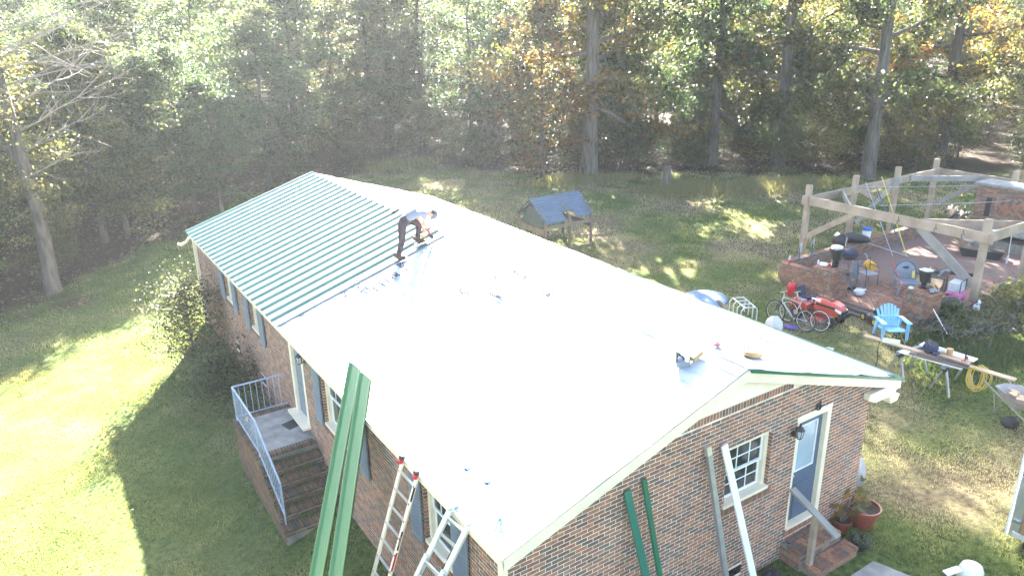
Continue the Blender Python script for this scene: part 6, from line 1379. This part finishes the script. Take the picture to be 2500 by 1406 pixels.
# ---------------------------------------------------------------- wheelbarrow
wb_=simple('wheelbarrow','grey wheelbarrow of pale wood blocks at the right picture edge','wheelbarrow',(14.35,.15,.3),-2.14)
b=MB(); loft(b,[[(-.22*s,-.28*s2,z),(.2*s,-.3*s2,z),(.26*s,0,z),(.2*s,.3*s2,z),(-.22*s,.28*s2,z),(-.28*s,0,z)] for (z,s,s2) in ((.42,1,.7),(.55,1.5,.9),(.68,2.0,1.1),(.70,2.05,1.13),(.69,1.95,1.08),(.56,1.4,.85),(.45,.95,.65))]); b.build('tray',mat('barrow_tray',(.33,.30,.28),.5,var=.15),wb_)
for k in range(5): MB().box((-.25+.13*k,.05*(-1)**k,.62),(.2,.14,.06),rz=.3*k).build('wood_block',M['lumber'],wb_)
for sy in (-1,1): MB().tube([(.62,sy*.06,.2),(0,sy*.2,.4),(-.9,sy*.3,.62)],.02,6).tube([(-.25,sy*.22,.42),(-.35,sy*.25,0),(-.5,sy*.26,.45)],.016,5).build('leg_frame',M['woodgrey'],wb_)
w=MB().torus((.68,0,.2),.15,.05,18,8,Matrix.Rotation(PI/2,3,'X')).build('wheel',M['rubber'],wb_,smooth=True)
bag('dark_sack','dark sack on the grass under the wheelbarrow','sack',(14.0,.1,.3),.2,(1.2,.9,.6),M['rubber'],41)
# ---------------------------------------------------------------- trailer
tr=simple('box_trailer','white edged box trailer with a plywood door at the right picture edge','trailer',(10.7,-3.2,.3))
B=lambda c,d,nm,m_,w=True: MB().box(c,d).build(nm,m_,tr,world=True)
B((9.66,-1.95,1.75),(.05,.18,2.6),'corner_post',M['alu']); B((9.60,-1.86,1.75),(.025,.025,2.6),'white_edge',M['white']); B((9.69,-3.6,1.75),(.04,3.1,2.45),'plywood_door',M['tan2'] if 'tan2' in M else M['lumber']); B((9.64,-3.6,.52),(.05,3.3,.09),'bottom_sill',M['aluwhite']); B((9.62,-2.35,.47),(.02,.3,.06),'red_reflector',M['red'])
B((10.9,-1.87,1.75),(2.4,.04,2.6),'side_wall',M['aluwhite']); B((10.9,-3.5,.5),(2.4,3.2,.1),'floor',M['black']); B((9.65,-3.6,3.02),(.05,3.3,.06),'top_rail',M['aluwhite'])
for z in (.8,1.75,2.7): B((9.62,-1.98,z),(.06,.12,.05),'hinge',M['steel'])
wheel(tr,(-.2,-.4,.05+.1),.3,.18,M['white'])
dmq=simple('white_dome','rounded white plastic top of an object on the grass at the bottom edge','white object',(8.02,-2.05,.25)); MB().lathe([(.19,0),(.19,.3),(.16,.38),(.08,.43),(.001,.44)],n=16).build('white_cap',M['white'],dmq,smooth=True); MB().bar((-.2,.1,.35),(-.45,.2,.3),.12,.03).build('side_flap',M['white'],dmq)
bag('grey_sack','dark grey sack against the rear wall under the eave','sack',(8.75,.9,.3),.45,(1,.9,.9),M['greyplastic'],43)
# ---------------------------------------------------------------- brambles and ground cover by the pier
def brush(nm,label,cx,cy,rx,ry,h,ntw,nlf,lm,seed,twm='twig'):
    t=thing(nm,label,'bush',(cx,cy,g(cx,cy))); r_=random.Random(seed); b=MB()
    for k in range(ntw):
        a=Vector((r_.gauss(0,rx*.45),r_.gauss(0,ry*.45),0)); d=Vector((r_.gauss(0,.6),r_.gauss(0,.6),r_.uniform(.5,1.2)))*h*r_.uniform(.4,.8); b.tube([a,a+d*.5+Vector((0,0,.05)),a+d,a+d*1.3+Vector((r_.gauss(0,.15),r_.gauss(0,.15),-.12))],[.009,.007,.005,.002],3,cap=False)
    o=b.build('bramble_stems',M[twm],t)
    rg_=np.random.default_rng(seed); N=nlf; Pn=np.stack([rg_.normal(0,rx*.5,N),rg_.normal(0,ry*.5,N),np.abs(rg_.normal(0,h*.5,N))+.03],-1); Pn[:,2]*=np.exp(-((Pn[:,0]/rx)**2+(Pn[:,1]/ry)**2)*.5)
    u=rg_.normal(0,1,(N,3)); u/=np.linalg.norm(u,axis=1)[:,None]; v=np.cross(u,rg_.normal(0,1,(N,3))); v/=np.linalg.norm(v,axis=1)[:,None]; s=.07*rg_.uniform(.5,1.4,N)[:,None]
    V=np.stack([Pn-u*s,Pn-v*s*.5,Pn+u*s,Pn+v*s*.5],1).reshape(-1,3); me=npmesh('leaves',V,np.arange(N*4).reshape(-1,4),M[lm],{'tint':np.repeat(rg_.uniform(0,1,N),4)}); link(me,'foliage',t); return t
brush('bramble_thicket','tangle of dry brown brambles in front of the second brick pier',19.0,3.7,1.5,.9,.45,420,1600,'leaf_mix',1)
brush('bramble_thicket','sunlit golden brown thicket between the corner post and right post',22.6,3.6,1.5,.9,.7,260,5200,'leaf_pale',2)
brush('bramble_thicket','dry brown thicket at the right picture edge above the ground cover',21.2,2.3,1.6,.8,.5,380,2000,'leaf_mix',3)
brush('ivy_bush','dark green ivy bush clinging to the right side of the second pier',19.3,4.3,.5,.4,.5,60,1800,'leaf_green',4)
for (x,y,lb) in ((17.6,3.3,'patch of bright green low ground cover behind the blue chair'),(18.9,2.2,'patch of bright green ground cover in front of the dry thicket'),(16.6,2.6,'patch of bright green ground cover left of the thicket behind the boards')):
    o=blobs('ground_cover',[(x,y,1.5,.9,5200,.16,.035,.55)],M['leaf_green'],lb,'ground cover')
t=simple('pale_stick','long pale stick leaning into the brambles','stick',(17.9,3.6,.35)); MB().tube([(0,0,0),(.35,.75,.55)],.015,5).build('stick',M['white'],t)
# ---------------------------------------------------------------- volume added to veil the view like lens glare
hm=bpy.data.materials.new('glare_veil'); hm.use_nodes=True; n=hm.node_tree.nodes; n.remove(n['Principled BSDF'])
pv=n.new('ShaderNodeVolumePrincipled'); pv.inputs['Color'].default_value=(.86,.93,1,1); pv.inputs['Density'].default_value=.0004; pv.inputs['Anisotropy'].default_value=.3
hm.node_tree.links.new(pv.outputs[0],n['Material Output'].inputs['Volume'])
hz=MB(); hz.box((50,100,20),(760,700,70)); tag(hz.build('glare_veil',hm),'thin pale volume added over the scene to imitate a veil of lens glare','glare_veil',kind='stuff')
